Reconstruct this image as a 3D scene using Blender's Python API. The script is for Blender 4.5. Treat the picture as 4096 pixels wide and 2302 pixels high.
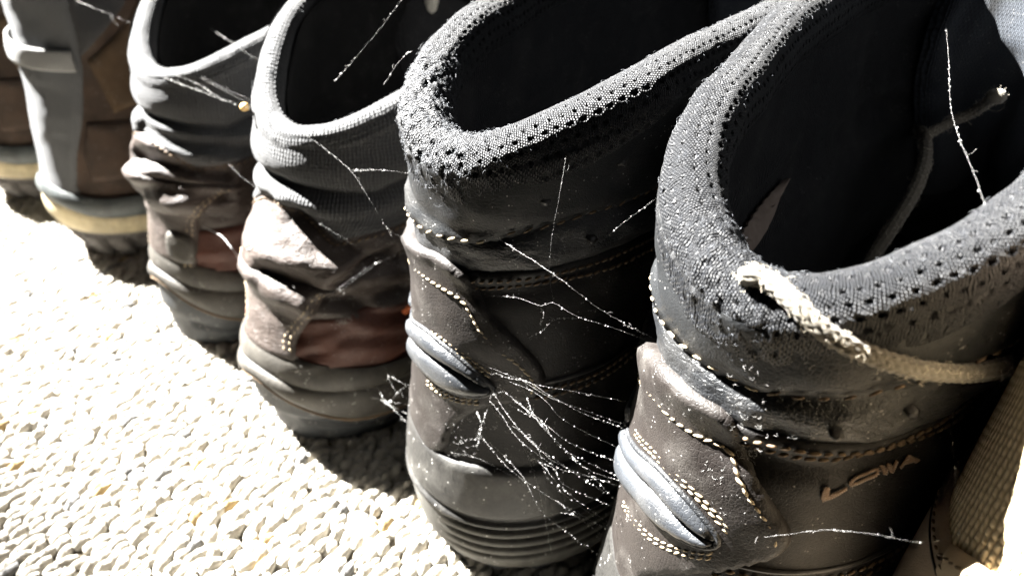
import bpy, bmesh, math, random
import numpy as np
from mathutils import Vector, Matrix
from mathutils.bvhtree import BVHTree
from mathutils.geometry import delaunay_2d_cdt

for o in list(bpy.data.objects): bpy.data.objects.remove(o)
SC = bpy.context.scene
COL = SC.collection
random.seed(7); RNG = np.random.default_rng(7)

# ------------------------------------------------------------------ camera
PITCH, HEAD, FPX, CAMH = 34.0, 47.0, 3072.0, 0.211        # px of the 4096 wide photograph
_p, _h = math.radians(PITCH), math.radians(HEAD)
hd = np.array([-math.sin(_h), math.cos(_h), 0.0]); C_R = np.array([math.cos(_h), math.sin(_h), 0.0])
C_F = hd*math.cos(_p) + np.array([0, 0, -math.sin(_p)]); C_U = np.cross(C_R, C_F)
C_P = np.array([0, 0, CAMH])
cam = bpy.data.cameras.new('camera'); camo = bpy.data.objects.new('camera', cam); COL.objects.link(camo)
cam.sensor_width = 36; cam.lens = 36*FPX/4096; cam.clip_start = 0.005; cam.clip_end = 60
camo.matrix_world = Matrix(((C_R[0], C_U[0], -C_F[0], C_P[0]), (C_R[1], C_U[1], -C_F[1], C_P[1]),
                            (C_R[2], C_U[2], -C_F[2], C_P[2]), (0, 0, 0, 1)))
cam.dof.use_dof = True; cam.dof.focus_distance = 0.165; cam.dof.aperture_fstop = 16
SC.camera = camo

# ------------------------------------------------------------------ light: low sunlight through a window, dim room
W = bpy.data.worlds.new('World'); SC.world = W; W.use_nodes = True
W.node_tree.nodes['Background'].inputs[0].default_value = (0.80, 0.88, 1.0, 1)
W.node_tree.nodes['Background'].inputs[1].default_value = 0.006
SUN_AZ, SUN_EL = 20.0, 44.0                               # light travels towards +X, a little +Y, and down
lamp = bpy.data.lights.new('window_sunlight', 'SPOT'); lo = bpy.data.objects.new('window_sunlight', lamp); COL.objects.link(lo)
a, e = math.radians(SUN_AZ), math.radians(SUN_EL)
sdir = Vector((math.cos(e)*math.cos(a), math.cos(e)*math.sin(a), -math.sin(e)))
lo.location = Vector((-0.315, 0.585, 0.0)) - sdir*8.0
lo.rotation_euler = sdir.to_track_quat('-Z', 'Y').to_euler()
lamp.energy = 110000; lamp.color = (1.0, 0.98, 0.945); lamp.shadow_soft_size = 0.035
lamp.spot_size = 2*math.atan(.60/8.0); lamp.spot_blend = 0.03
SC.view_settings.view_transform = 'Standard'; SC.view_settings.look = 'None'
SC.view_settings.exposure = 0; SC.view_settings.gamma = 1
SC.render.engine = 'CYCLES'
SC.cycles.max_bounces = 8; SC.cycles.diffuse_bounces = 4

# ------------------------------------------------------------------ helpers
def ray(x, y):
    d = C_F*FPX + C_R*(x-2048) - C_U*(y-1151)
    return d/np.linalg.norm(d)
def project(P):
    q = np.asarray(P, float) - C_P
    return (2048 + FPX*(q@C_R)/(q@C_F), 1151 - FPX*(q@C_U)/(q@C_F))
def spline(kx, ky):
    kx = np.array(kx, float); ky = np.array(ky, float)
    d = np.diff(ky)/np.diff(kx); m = np.zeros(len(kx)); m[0], m[-1] = d[0], d[-1]
    for i in range(1, len(kx)-1):
        m[i] = 0 if d[i-1]*d[i] <= 0 else 2*d[i-1]*d[i]/(d[i-1]+d[i])
    def f(x):
        x = np.clip(np.asarray(x, float), kx[0], kx[-1])
        i = np.clip(np.searchsorted(kx, x, side='right')-1, 0, len(kx)-2)
        h = kx[i+1]-kx[i]; t = (x-kx[i])/h
        return ((2*t**3-3*t**2+1)*ky[i] + (t**3-2*t**2+t)*h*m[i] + (-2*t**3+3*t**2)*ky[i+1] + (t**3-t**2)*h*m[i+1])
    return f
def sstep(x, a, b):
    t = np.clip((np.asarray(x, float)-a)/(b-a), 0, 1); return t*t*(3-2*t)
def noise1(x, seed=0, oct=4):
    x = np.asarray(x, float); r = np.zeros_like(x); rg = np.random.default_rng(seed); am = 1
    for k in range(oct):
        tab = rg.uniform(-1, 1, 512); xx = x*2**k + 13.7*k; i = np.floor(xx).astype(int); t = xx-i; t = t*t*(3-2*t)
        r += am*(tab[i % 512]*(1-t)+tab[(i+1) % 512]*t); am *= .5
    return r
def noise2(x, y, seed=0, oct=3):
    x = np.asarray(x, float); y = np.asarray(y, float); r = np.zeros(np.broadcast(x, y).shape); rg = np.random.default_rng(seed); am = 1
    for k in range(oct):
        tab = rg.uniform(-1, 1, (128, 128)); X = x*2**k+7.3*k; Y = y*2**k+3.1*k
        i = np.floor(X).astype(int); j = np.floor(Y).astype(int); t = X-i; s = Y-j; t = t*t*(3-2*t); s = s*s*(3-2*s)
        i0, i1, j0, j1 = i % 128, (i+1) % 128, j % 128, (j+1) % 128
        r += am*((tab[i0, j0]*(1-t)+tab[i1, j0]*t)*(1-s) + (tab[i0, j1]*(1-t)+tab[i1, j1]*t)*s); am *= .5
    return r
def resample(P, step, closed=False):
    P = np.asarray(P, float)
    if closed: P = np.vstack([P, P[:1]])
    d = np.r_[0, np.cumsum(np.linalg.norm(np.diff(P, axis=0), axis=1))]
    n = max(2, int(round(d[-1]/step))+1); t = np.linspace(0, d[-1], n)
    Q = np.stack([np.interp(t, d, P[:, k]) for k in range(P.shape[1])], 1)
    return Q[:-1] if closed else Q
def smoothpts(P, n=8, closed=False):
    """Catmull-Rom through the points"""
    P = np.asarray(P, float); N = len(P)
    if N < 3: return P
    if closed: E = np.vstack([P[-1:], P, P[:2]])
    else: E = np.vstack([2*P[:1]-P[1:2], P, 2*P[-1:]-P[-2:-1]])
    out = []
    for i in range(1, len(E)-2):
        p0, p1, p2, p3 = E[i-1], E[i], E[i+1], E[i+2]
        for t in np.arange(n)/n:
            out.append(.5*((2*p1)+(-p0+p2)*t+(2*p0-5*p1+4*p2-p3)*t*t+(-p0+3*p1-3*p2+p3)*t**3))
    if not closed: out.append(P[-1])
    return np.array(out)

def mesh(name, V, F, mat=None, parent=None, uv=None, smooth=True, attr=None):
    """one mesh object; F an (n,k) array or list of index tuples; uv per vertex"""
    me = bpy.data.meshes.new(name)
    V = np.asarray(V, np.float32)
    if isinstance(F, np.ndarray):
        k = F.shape[1]; n = len(F)
        me.vertices.add(len(V)); me.vertices.foreach_set('co', V.ravel())
        me.loops.add(n*k); me.loops.foreach_set('vertex_index', F.astype(np.int32).ravel())
        me.polygons.add(n); me.polygons.foreach_set('loop_start', np.arange(0, n*k, k, dtype=np.int32))
        me.update(calc_edges=True); me.validate()
    else:
        me.from_pydata([tuple(v) for v in V], [], [tuple(f) for f in F]); me.update()
    if uv is not None:
        L = np.empty(len(me.loops), np.int32); me.loops.foreach_get('vertex_index', L)
        l = me.uv_layers.new(name='UVMap'); l.data.foreach_set('uv', np.asarray(uv, np.float32)[L].ravel())
    if attr:
        for k, v in attr.items():
            at = me.attributes.new(k, 'FLOAT', 'POINT'); at.data.foreach_set('value', np.asarray(v, np.float32))
    if smooth: me.polygons.foreach_set('use_smooth', np.ones(len(me.polygons), bool))
    if mat: me.materials.append(mat)
    o = bpy.data.objects.new(name, me); COL.objects.link(o)
    if parent is not None: o.parent = parent
    return o
def grid_faces(nu, nv, wrap_u=False, wrap_v=False, flip=False):
    """verts index i*nv+j"""
    iu = np.arange(nu if wrap_u else nu-1); jv = np.arange(nv if wrap_v else nv-1)
    I, J = np.meshgrid(iu, jv, indexing='ij'); I2 = (I+1) % nu; J2 = (J+1) % nv
    F = np.stack([I*nv+J, I2*nv+J, I2*nv+J2, I*nv+J2], -1).reshape(-1, 4)
    return F[:, ::-1].copy() if flip else F
def tag(o, label=None, cat=None, group=None, kind=None):
    if label: o['label'] = label
    if cat: o['category'] = cat
    if group: o['group'] = group
    if kind: o['kind'] = kind
    return o
def empty(name, loc=(0, 0, 0), rz=0):
    o = bpy.data.objects.new(name, None); COL.objects.link(o); o.location = loc; o.rotation_euler = (0, 0, rz)
    o.empty_display_size = .02
    return o
def frames(P):
    """tangent, normal, binormal by parallel transport"""
    P = np.asarray(P, float); T = np.gradient(P, axis=0); T /= np.linalg.norm(T, axis=1)[:, None]+1e-12
    n = np.cross(T[0], [0.3, 0.2, 1.0]); n /= np.linalg.norm(n); N = [n]
    for i in range(1, len(P)):
        n = N[-1]-T[i]*(N[-1]@T[i]); n /= np.linalg.norm(n)+1e-12; N.append(n)
    N = np.array(N); return T, N, np.cross(T, N)
def tube_arrays(P, r, k=6, caps=True):
    P = np.asarray(P, float); n = len(P); r = np.broadcast_to(np.asarray(r, float), (n,))
    T, N, B = frames(P); a = np.arange(k)/k*2*math.pi
    V = P[:, None]+r[:, None, None]*(np.cos(a)[None, :, None]*N[:, None]+np.sin(a)[None, :, None]*B[:, None])
    F = grid_faces(n, k, False, True)
    return V.reshape(-1, 3), F
class Acc:
    """collects quad geometry for ONE object"""
    def __init__(s): s.V = []; s.F = []; s.n = 0; s.A = []
    def add(s, V, F, val=0.0):
        V = np.asarray(V).reshape(-1, 3); s.V.append(V); s.F.append(np.asarray(F)+s.n); s.n += len(V); s.A.append(np.full(len(V), val))
    def tube(s, P, r, k=5, val=0.0): s.add(*tube_arrays(P, r, k), val)
    def build(s, name, mat, parent=None, kind=None, smooth=True):
        if not s.V: return None
        o = mesh(name, np.vstack(s.V), np.vstack(s.F), mat, parent, smooth=smooth, attr={'val': np.concatenate(s.A)})
        if kind: o['kind'] = kind
        return o
# a low ellipsoid with quad faces (poles collapsed)
def blob_template(nu=8, nv=5):
    th = np.linspace(0, math.pi, nv); ph = np.arange(nu)/nu*2*math.pi
    th = th.copy(); th[0] = .12; th[-1] = math.pi-.12
    V = np.stack([np.outer(np.cos(ph), np.sin(th)), np.outer(np.sin(ph), np.sin(th)), np.outer(np.ones(nu), np.cos(th))], -1).reshape(-1, 3)
    return V, grid_faces(nu, nv, True, False, flip=True)
BLOB = blob_template(); BLOB_S = blob_template(6, 4)
def add_blobs(acc, C, R, tpl=BLOB, val=None):
    """C (n,3) centres, R (n,3,3) with columns = scaled axes"""
    V0, F0 = tpl; C = np.asarray(C); n = len(C)
    if n == 0: return
    V = np.einsum('nij,mj->nmi', R, V0)+C[:, None]
    F = (F0[None]+(np.arange(n)*len(V0))[:, None, None]).reshape(-1, 4)
    acc.V.append(V.reshape(-1, 3)); acc.F.append(F+acc.n); acc.n += n*len(V0)
    acc.A.append(np.repeat(np.zeros(n) if val is None else np.asarray(val, float), len(V0)))
def rand_rot(n):
    q = RNG.normal(size=(n, 4)); q /= np.linalg.norm(q, axis=1)[:, None]; w, x, y, z = q.T
    return np.stack([np.stack([1-2*(y*y+z*z), 2*(x*y-z*w), 2*(x*z+y*w)], -1), np.stack([2*(x*y+z*w), 1-2*(x*x+z*z), 2*(y*z-x*w)], -1),
                     np.stack([2*(x*z-y*w), 2*(y*z+x*w), 1-2*(x*x+y*y)], -1)], 1)

# ------------------------------------------------------------------ materials (all procedural)
class NT:
    def __init__(s, name):
        s.m = bpy.data.materials.new(name); s.m.use_nodes = True; s.t = s.m.node_tree; s.b = s.t.nodes['Principled BSDF']
    def n(s, t, **k):
        x = s.t.nodes.new(t)
        for a, v in k.items():
            if a.startswith('i_'): x.inputs[int(a[2:])].default_value = v
            else: setattr(x, a, v)
        return x
    def l(s, a, b): s.t.links.new(a, b)
    def math(s, op, a, b=None, c=None):
        x = s.n('ShaderNodeMath', operation=op)
        for i, v in enumerate((a, b, c)):
            if v is None: continue
            if hasattr(v, 'is_linked'): s.l(v, x.inputs[i])
            else: x.inputs[i].default_value = v
        return x.outputs[0]
    def mix(s, f, a, b):
        x = s.n('ShaderNodeMix', data_type='RGBA')
        for i, v in ((0, f), (6, a), (7, b)):
            if hasattr(v, 'is_linked'): s.l(v, x.inputs[i])
            elif i == 0: x.inputs[0].default_value = v
            else: x.inputs[i].default_value = (*v, 1)
        return x.outputs[2]
    def ramp(s, f, a, b):
        x = s.n('ShaderNodeMapRange'); s.l(f, x.inputs[0]); x.inputs[1].default_value = a; x.inputs[2].default_value = b; return x.outputs[0]
def coord(t, kind):
    c = t.n('ShaderNodeTexCoord'); return c.outputs[kind]
def noise(t, vec, scale, detail=3, rough=.5):
    x = t.n('ShaderNodeTexNoise'); t.l(vec, x.inputs['Vector']); x.inputs['Scale'].default_value = scale
    x.inputs['Detail'].default_value = detail; x.inputs['Roughness'].default_value = rough; return x.outputs['Fac']
def bump(t, h, dist, strength=1.0, prev=None):
    b = t.n('ShaderNodeBump'); t.l(h, b.inputs['Height']); b.inputs['Distance'].default_value = dist; b.inputs['Strength'].default_value = strength
    if prev is not None: t.l(prev, b.inputs['Normal'])
    return b.outputs[0]
def dusted(t, vec, col, dust=.35, dcol=(.15, .142, .13), speck=900):
    """grime: soft dust patches and small pale specks of lint"""
    f = t.ramp(noise(t, vec, 60, 5, .65), .50, .85); f = t.math('MULTIPLY', f, dust)
    col = t.mix(f, col, dcol)
    v = t.n('ShaderNodeTexVoronoi'); t.l(vec, v.inputs['Vector']); v.inputs['Scale'].default_value = speck; v.inputs['Randomness'].default_value = 1
    g = t.math('LESS_THAN', v.outputs['Distance'], .17)
    k = t.math('MULTIPLY', g, t.math('GREATER_THAN', noise(t, vec, 240, 2), .57))
    return t.mix(t.math('MULTIPLY', k, min(1, dust*2)), col, (.36, .35, .335))
def leather(name, c1, c2, rough=.5, grain=1.0, wrinkle=.0, dust=.3, spec=.2, fine=2600, nsc=26):
    t = NT(name); v = coord(t, 'Object')
    col = t.mix(t.ramp(noise(t, v, nsc, 6, .6), .35, .68), c1, c2)
    t.l(dusted(t, v, col, dust), t.b.inputs['Base Color'])
    r = t.n('ShaderNodeMapRange'); t.l(noise(t, v, 150, 4), r.inputs[0]); r.inputs[3].default_value = rough-.1; r.inputs[4].default_value = rough+.16
    t.l(r.outputs[0], t.b.inputs['Roughness'])
    t.b.inputs['Specular IOR Level'].default_value = spec
    vo = t.n('ShaderNodeTexVoronoi', feature='DISTANCE_TO_EDGE'); t.l(v, vo.inputs['Vector']); vo.inputs['Scale'].default_value = fine*.42
    h = t.math('ADD', t.math('MULTIPLY', t.ramp(vo.outputs['Distance'], 0, .12), .5), t.math('MULTIPLY', noise(t, v, fine, 3), .7))
    nb = bump(t, h, .00012*grain, .8)
    if wrinkle:
        wv = t.n('ShaderNodeMapping'); t.l(v, wv.inputs[0]); wv.inputs['Scale'].default_value = (1, 1, 2.3); wv.inputs['Rotation'].default_value = (.5, .35, .2)
        w1 = noise(t, wv.outputs[0], 210, 5, .62)
        vv = t.n('ShaderNodeTexVoronoi', feature='DISTANCE_TO_EDGE'); t.l(wv.outputs[0], vv.inputs['Vector']); vv.inputs['Scale'].default_value = 420
        hh = t.math('ADD', w1, t.math('MULTIPLY', t.ramp(vv.outputs['Distance'], 0, .2), .10))
        nb = bump(t, hh, .0011*wrinkle, .9, nb)
    t.l(nb, t.b.inputs['Normal']); return t.m
def rubber(name, c, rough=.6, dust=.45, bumpd=.00015):
    t = NT(name); v = coord(t, 'Object')
    col = t.mix(t.ramp(noise(t, v, 45, 7, .7), .38, .66), tuple(x*.8 for x in c), tuple(x*1.9 for x in c)); t.l(dusted(t, v, col, dust, (.14, .135, .122), 700), t.b.inputs['Base Color'])
    t.b.inputs['Roughness'].default_value = rough; t.b.inputs['Specular IOR Level'].default_value = .22
    sc_ = t.n('ShaderNodeMapping'); t.l(v, sc_.inputs[0]); sc_.inputs['Scale'].default_value = (1, 1, .12); sc_.inputs['Rotation'].default_value = (.5, .9, .3)
    t.l(bump(t, noise(t, sc_.outputs[0], 700, 4, .7), bumpd*1.5, .8, bump(t, noise(t, v, 900, 5, .6), bumpd, .8)), t.b.inputs['Normal']); return t.m
def weave(name, c1, c2, sx, sy, depth=.0003, rough=.8, sheen=.3, stagger=True, dust=.12, line=.5):
    """knit or woven cloth, pattern in metric UV"""
    t = NT(name); uv = coord(t, 'UV'); v = coord(t, 'Object')
    sp = t.n('ShaderNodeSeparateXYZ'); t.l(uv, sp.inputs[0])
    wob = t.math('MULTIPLY', t.math('SUBTRACT', noise(t, v, 330, 2), .5), .0011)
    X = t.math('DIVIDE', t.math('ADD', sp.outputs[0], wob), sx); Y = t.math('DIVIDE', t.math('ADD', sp.outputs[1], wob), sy)
    if stagger: Y = t.math('ADD', Y, t.math('MULTIPLY', t.math('FLOOR', X), .5))
    fx = t.math('ABSOLUTE', t.math('SINE', t.math('MULTIPLY', X, math.pi))); fy = t.math('ABSOLUTE', t.math('SINE', t.math('MULTIPLY', Y, math.pi)))
    h = t.math('MULTIPLY', t.math('POWER', fx, .6), t.math('ADD', t.math('MULTIPLY', t.math('POWER', fy, .6), line), 1-line))
    col = t.mix(h, c1, c2)
    t.l(dusted(t, v, col, dust, speck=1100), t.b.inputs['Base Color']); t.b.inputs['Roughness'].default_value = rough
    t.b.inputs['Sheen Weight'].default_value = sheen*.25; t.b.inputs['Sheen Roughness'].default_value = .4
    t.b.inputs['Specular IOR Level'].default_value = .12
    t.l(bump(t, h, depth, 1, bump(t, noise(t, v, 1500, 3), .0002, .5)), t.b.inputs['Normal']); return t.m
def knit_collar(name, c1, c2):
    """ribbed spacer knit with black perforations ('hole' vertex attribute)"""
    t = NT(name); uv = coord(t, 'UV'); v = coord(t, 'Object')
    sp = t.n('ShaderNodeSeparateXYZ'); t.l(uv, sp.inputs[0])
    wob = t.math('MULTIPLY', t.math('SUBTRACT', noise(t, v, 420, 3), .5), .0013)
    X = t.math('DIVIDE', t.math('ADD', sp.outputs[0], wob), .00052); Y = t.math('DIVIDE', sp.outputs[1], .00062)
    Y = t.math('ADD', Y, t.math('MULTIPLY', t.math('FLOOR', X), .5))
    fx = t.math('ABSOLUTE', t.math('SINE', t.math('MULTIPLY', X, math.pi))); fy = t.math('ABSOLUTE', t.math('SINE', t.math('MULTIPLY', Y, math.pi)))
    h = t.math('MULTIPLY', t.math('POWER', fx, .7), t.math('ADD', t.math('MULTIPLY', fy, .45), .55))
    col = t.mix(h, c1, c2); col = t.mix(t.math('MULTIPLY', t.ramp(noise(t, v, 700, 3), .55, .8), .5), col, tuple(min(1, x*2.2) for x in c2))
    at = t.n('ShaderNodeAttribute', attribute_name='hole')
    col = t.mix(at.outputs['Fac'], col, (.004, .004, .005))
    t.l(col, t.b.inputs['Base Color']); t.b.inputs['Roughness'].default_value = .52
    t.b.inputs['Sheen Weight'].default_value = .04; t.b.inputs['Sheen Roughness'].default_value = .35; t.b.inputs['Specular IOR Level'].default_value = .2
    t.l(bump(t, h, .00036, 1, bump(t, noise(t, v, 1300, 4), .00018, .5)), t.b.inputs['Normal']); return t.m
def simple(name, c, rough=.7, spec=.4, sheen=0, var=.3, scale=400, trans=0):
    t = NT(name); v = coord(t, 'Object')
    t.l(t.mix(noise(t, v, scale, 4), tuple(x*(1-var) for x in c), tuple(min(1, x*(1+var)) for x in c)), t.b.inputs['Base Color'])
    t.b.inputs['Roughness'].default_value = rough; t.b.inputs['Specular IOR Level'].default_value = spec; t.b.inputs['Sheen Weight'].default_value = sheen
    t.l(bump(t, noise(t, v, scale*4, 3), .0001, .6), t.b.inputs['Normal']); return t.m

MAT = dict(
    brown = leather('brown_nubuck', (.0074, .0058, .0050), (.0134, .0110, .0096), .52, .9, .12, .26),
    quarter = leather('dark_quarter', (.0025, .0020, .0018), (.0042, .0034, .0030), .55, .8, .1, .14),
    grey_leather = leather('grey_leather', (.0053, .0058, .0063), (.0087, .0093, .0100), .48, .9, .14, .24),
    black_leather = leather('black_leather', (.0074, .0082, .0091), (.0132, .0140, .0156), .40, 1.1, .55, .22, spec=.35),
    pad = leather('padded_insert', (.0135, .0150, .0174), (.0222, .0246, .0281), .38, .8, .10, .25, spec=.42),
    heel_cup = rubber('heel_cup', (.0106, .0102, .0095), .50, .45),
    mid = rubber('midsole_rubber', (.0336, .0323, .0284), .68, .45),
    out = rubber('outsole_rubber', (.0122, .0134, .0146), .60, .4),
    knit = knit_collar('perforated_knit', (.0006, .0007, .0009), (.0046, .0053, .0070)),
    lining = weave('dark_lining', (.0026, .0026, .0033), (.0130, .0137, .0156), .0011, .0016, .0005, .8, .2),
    tongue = weave('tongue_knit', (.0068, .0080, .0102), (.0352, .0409, .0500), .0011, .0019, .0006, .75, .35),
    thread = simple('cream_thread', (.2372, .1927, .1284), .75, .2),
    thread_dull = simple('tan_thread', (.0997, .0692, .0426), .75, .2),
    fuzz = simple('fuzz_fibre', (.0784, .0841, .0941), .6, .5),
    fuzz_lace = simple('lace_fibre', (.5320, .4750, .3800), .6, .4),
    lace = simple('lace_cord', (.1241, .1117, .0890), .85, .2, .2, .25, 900),
    label_cloth = simple('label_cloth', (.1824, .1482, .1254), .9, .1),
    fabric = weave('grey_fabric', (.0237, .0243, .0251), (.0639, .0647, .0660), .0012, .0012, .0004, .85, .3, False),
    lining_b = weave('fabric_lining', (.0039, .0039, .0039), (.0117, .0117, .0117), .001, .0012, .0003, .85, .2, False),
    oxblood = leather('oxblood_leather', (.0262, .0200, .0171), (.0540, .0429, .0371), .46, 1.0, .6, .22, nsc=40),
    redbrown = leather('redbrown_leather', (.0389, .0146, .0098), (.0759, .0302, .0204), .46, .8, .35, .12, nsc=40),
    foxing = rubber('taupe_rubber', (.0256, .0233, .0195), .58, .3),
    stretch = weave('stretch_mesh', (.0326, .0342, .0359), (.0898, .0915, .0941), .0011, .0011, .0003, .75, .3),
    charcoal = weave('charcoal_cloth', (.0156, .0156, .0163), (.0390, .0390, .0403), .0008, .0008, .0002, .85, .25, False),
    suede = leather('brown_suede', (.0291, .0206, .0157), (.0606, .0388, .0266), .85, 1.6, 0, .15, spec=.2, nsc=55),
    suede_light = leather('tan_suede', (.0485, .0310, .0174), (.0824, .0533, .0301), .85, 1.6, 0, .15, spec=.2, nsc=45),
    slate = rubber('slate_band', (.0328, .0370, .0370), .5, .25),
    tan_mid = rubber('tan_midsole', (.2148, .1809, .1130), .7, .3),
    lug = rubber('lug_rubber', (.0486, .0441, .0410), .75, .5),
    webbing = weave('grey_webbing', (.0931, .0931, .0931), (.2261, .2261, .2194), .0009, .0018, .0003, .7, .2),
    beige_mesh = weave('beige_mesh', (.2600, .1950, .1105), (.6760, .5460, .3510), .0017, .0019, .0007, .85, .2),
    beige = leather('beige_leather', (.4200, .3300, .2200), (.5200, .4200, .2900), .7, .8, .1, .12),
    taupe = leather('taupe_trim', (.2700, .2100, .1500), (.3500, .2700, .2000), .75, .8, .1, .12),
    web = simple('dusty_silk', (.3043, .3016, .2932), .6, .3),
    dust = simple('dust_lint', (.2926, .2886, .2793), .9, .1),
    amber = simple('amber_husk', (.7200, .4500, .1400), .5, .4),
    orange = simple('orange_cord', (.3250, .0800, .0250), .7, .2),
    pale = simple('pale_rubber', (.6600, .6200, .5200), .55, .4),
    spot = simple('eyelet_black', (.0060, .0050, .0050), .5, .4),
    embroid = simple('embroidery', (.1556, .0988, .0599), .7, .3, .2),
)

# ------------------------------------------------------------------ a boot as a loft of heel-to-toe outlines
def rimfun(rim):
    k, z = np.array(rim[0], float), np.array(rim[1], float)
    if k[0] >= 0: k, z = np.r_[-k[:0:-1], k], np.r_[z[:0:-1], z]
    g = np.linspace(-3, 3, 601); f = np.interp(g, k, z); w = np.hanning(61); w /= w.sum()
    f = np.convolve(np.pad(f, 30, mode='edge'), w, 'valid')
    return lambda u: np.interp(u, g, f)
class Shell:
    def __init__(s, root, pos, yaw, zk, B, F, Wd, DB, DF, rim, scale=1.0, disp=None, toe=.32, xoff=None, flare=0.0):
        s.root = root; s.pos = np.array([*pos, 0.0]); s.yaw = yaw; s.cy, s.sy = math.cos(yaw), math.sin(yaw)
        s.B, s.F, s.W, s.DB, s.DF = (spline(zk, q) for q in (B, F, Wd, DB, DF))
        s.xoff = spline(*xoff) if xoff else (lambda z: 0*z)
        s.rim = rimfun(rim)           # height of the rim against u
        s.disp = disp; s.toe = toe; s.flare = flare
        uu = np.linspace(0, 3, 301); z0 = .06
        P = s.raw(uu, np.full_like(uu, z0)); L = np.r_[0, np.cumsum(np.linalg.norm(np.diff(P, axis=0), axis=1))]
        s.utab, s.ltab = uu, L
        # surface for tracing
        nu, nz = 260, 120
        U = np.linspace(-2.6, 2.6, nu); T = np.linspace(0, 1, nz); UU, TT = np.meshgrid(U, T, indexing='ij')
        ZZ = TT*s.rim(UU); P = s.pt(UU.ravel(), ZZ.ravel()); F = grid_faces(nu, nz)
        s._F, s._U, s._Z, s._P = F, UU.ravel(), ZZ.ravel(), P
        s.bvh = BVHTree.FromPolygons([tuple(p) for p in P], [tuple(f) for f in F])
    def raw(s, u, z):
        u = np.asarray(u, float); z = np.asarray(z, float); a = np.abs(u); sg = np.where(u < 0, -1.0, 1.0)
        w, b, f, db, df = s.W(z), s.B(z), s.F(z), s.DB(z), s.DF(z)
        an = np.clip(a, 0, 1)*math.pi/2; am = np.clip(a-1, 0, 1); af = np.clip(a-2, 0, 1)*math.pi/2
        x = np.where(a <= 2, w*np.sin(an)**.94, w*np.cos(af)); y = b+db*(1-np.cos(an))+am*(f-df-b-db)+df*np.sin(af)
        k = 1+s.toe*sstep(y, .07, .20)*(1-sstep(z, .05, .11))*(1-.5*sstep(y, .23, .30))+s.flare*sstep(y, .015, .095)*sstep(z, .08, .14)
        return np.stack([sg*x*k+s.xoff(z), y, z], -1)
    def normal(s, u, z):
        e = 1e-3; du = s.raw(u+e, z)-s.raw(u-e, z); dz = s.raw(u, z+2e-4)-s.raw(u, z-2e-4)
        n = np.cross(du, dz); return n/(np.linalg.norm(n, axis=-1, keepdims=True)+1e-12)
    def pt(s, u, z, off=0.0):
        u = np.asarray(u, float); z = np.asarray(z, float)
        d = np.broadcast_to(np.asarray(off, float), u.shape).copy()
        if s.disp is not None: d = d+s.disp(u, z)
        return s.raw(u, z)+s.normal(u, z)*d[..., None]
    def arc(s, u): return np.sign(u)*np.interp(np.abs(u), s.utab, s.ltab)
    def inv_arc(s, l): return np.sign(l)*np.interp(np.abs(l), s.ltab, s.utab)
    def to_world(s, P):
        P = np.asarray(P, float); return np.stack([P[..., 0]*s.cy-P[..., 1]*s.sy, P[..., 0]*s.sy+P[..., 1]*s.cy, P[..., 2]], -1)+s.pos
    def to_local(s, P, vec=False):
        P = np.asarray(P, float)-(0 if vec else s.pos); return np.stack([P[..., 0]*s.cy+P[..., 1]*s.sy, -P[..., 0]*s.sy+P[..., 1]*s.cy, P[..., 2]], -1)
    def trace(s, px, py):
        """photo pixel -> (u, z) where its ray meets this boot; off the edge: the nearest point of the outline"""
        o = s.to_local(C_P); d = s.to_local(ray(px, py), True)
        h, n, i, dist = s.bvh.ray_cast(Vector(o), Vector(d))
        if h is None:
            best = None
            for t in np.linspace(.06, .5, 90):
                q, n, i2, dd = s.bvh.find_nearest(Vector(o+d*t))
                if q is not None and (best is None or dd < best[0]): best = (dd, q, i2)
            h, i = best[1], best[2]
        f = s._F[i]; w = 1/(np.linalg.norm(s._P[f]-np.array(h), axis=1)**2+1e-12); w /= w.sum()
        return np.array([(s._U[f]*w).sum(), (s._Z[f]*w).sum()])
    def tr(s, pts):
        """list of pixels, or ('u',u,z) for explicit surface coordinates"""
        return np.array([s.trace(*p) if p[0] != 'u' else p[1:] for p in pts], float)
    def surf(s, name, z0, z1, off, mat, nu=200, nz=60, u0=-3, u1=3, parent=None, close_bottom=False, flip=False, rim_top=True, uv=True):
        """part of the loft between heights z0 and z1 (numbers or functions of u)"""
        U = np.sign(np.linspace(-1, 1, nu))*0+np.linspace(u0, u1, nu); T = np.linspace(0, 1, nz); UU, TT = np.meshgrid(U, T, indexing='ij')
        a = z0(UU) if callable(z0) else z0; b = z1(UU) if callable(z1) else z1; ZZ = a+(b-a)*TT
        o = off(UU, ZZ, TT) if callable(off) else off
        P = s.pt(UU.ravel(), ZZ.ravel(), np.broadcast_to(o, UU.shape).ravel())
        F = grid_faces(nu, nz, False, False, flip)
        uvs = np.stack([s.arc(UU.ravel()), ZZ.ravel()], 1)
        if close_bottom:
            c = P.reshape(nu, nz, 3)[:, 0].mean(0); k = len(P); P = np.vstack([P, c]); uvs = np.vstack([uvs, [0, 0]])
            Fb = np.array([[i*nz, k, k, (i+1)*nz] for i in range(nu-1)]); Fl = [tuple(f) for f in F]+[(int(x[0]), int(x[1]), int(x[3])) for x in Fb]
            return mesh(name, P, Fl, mat, parent or s.root, uvs)
        return mesh(name, P, F, mat, parent or s.root, uvs)
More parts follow.
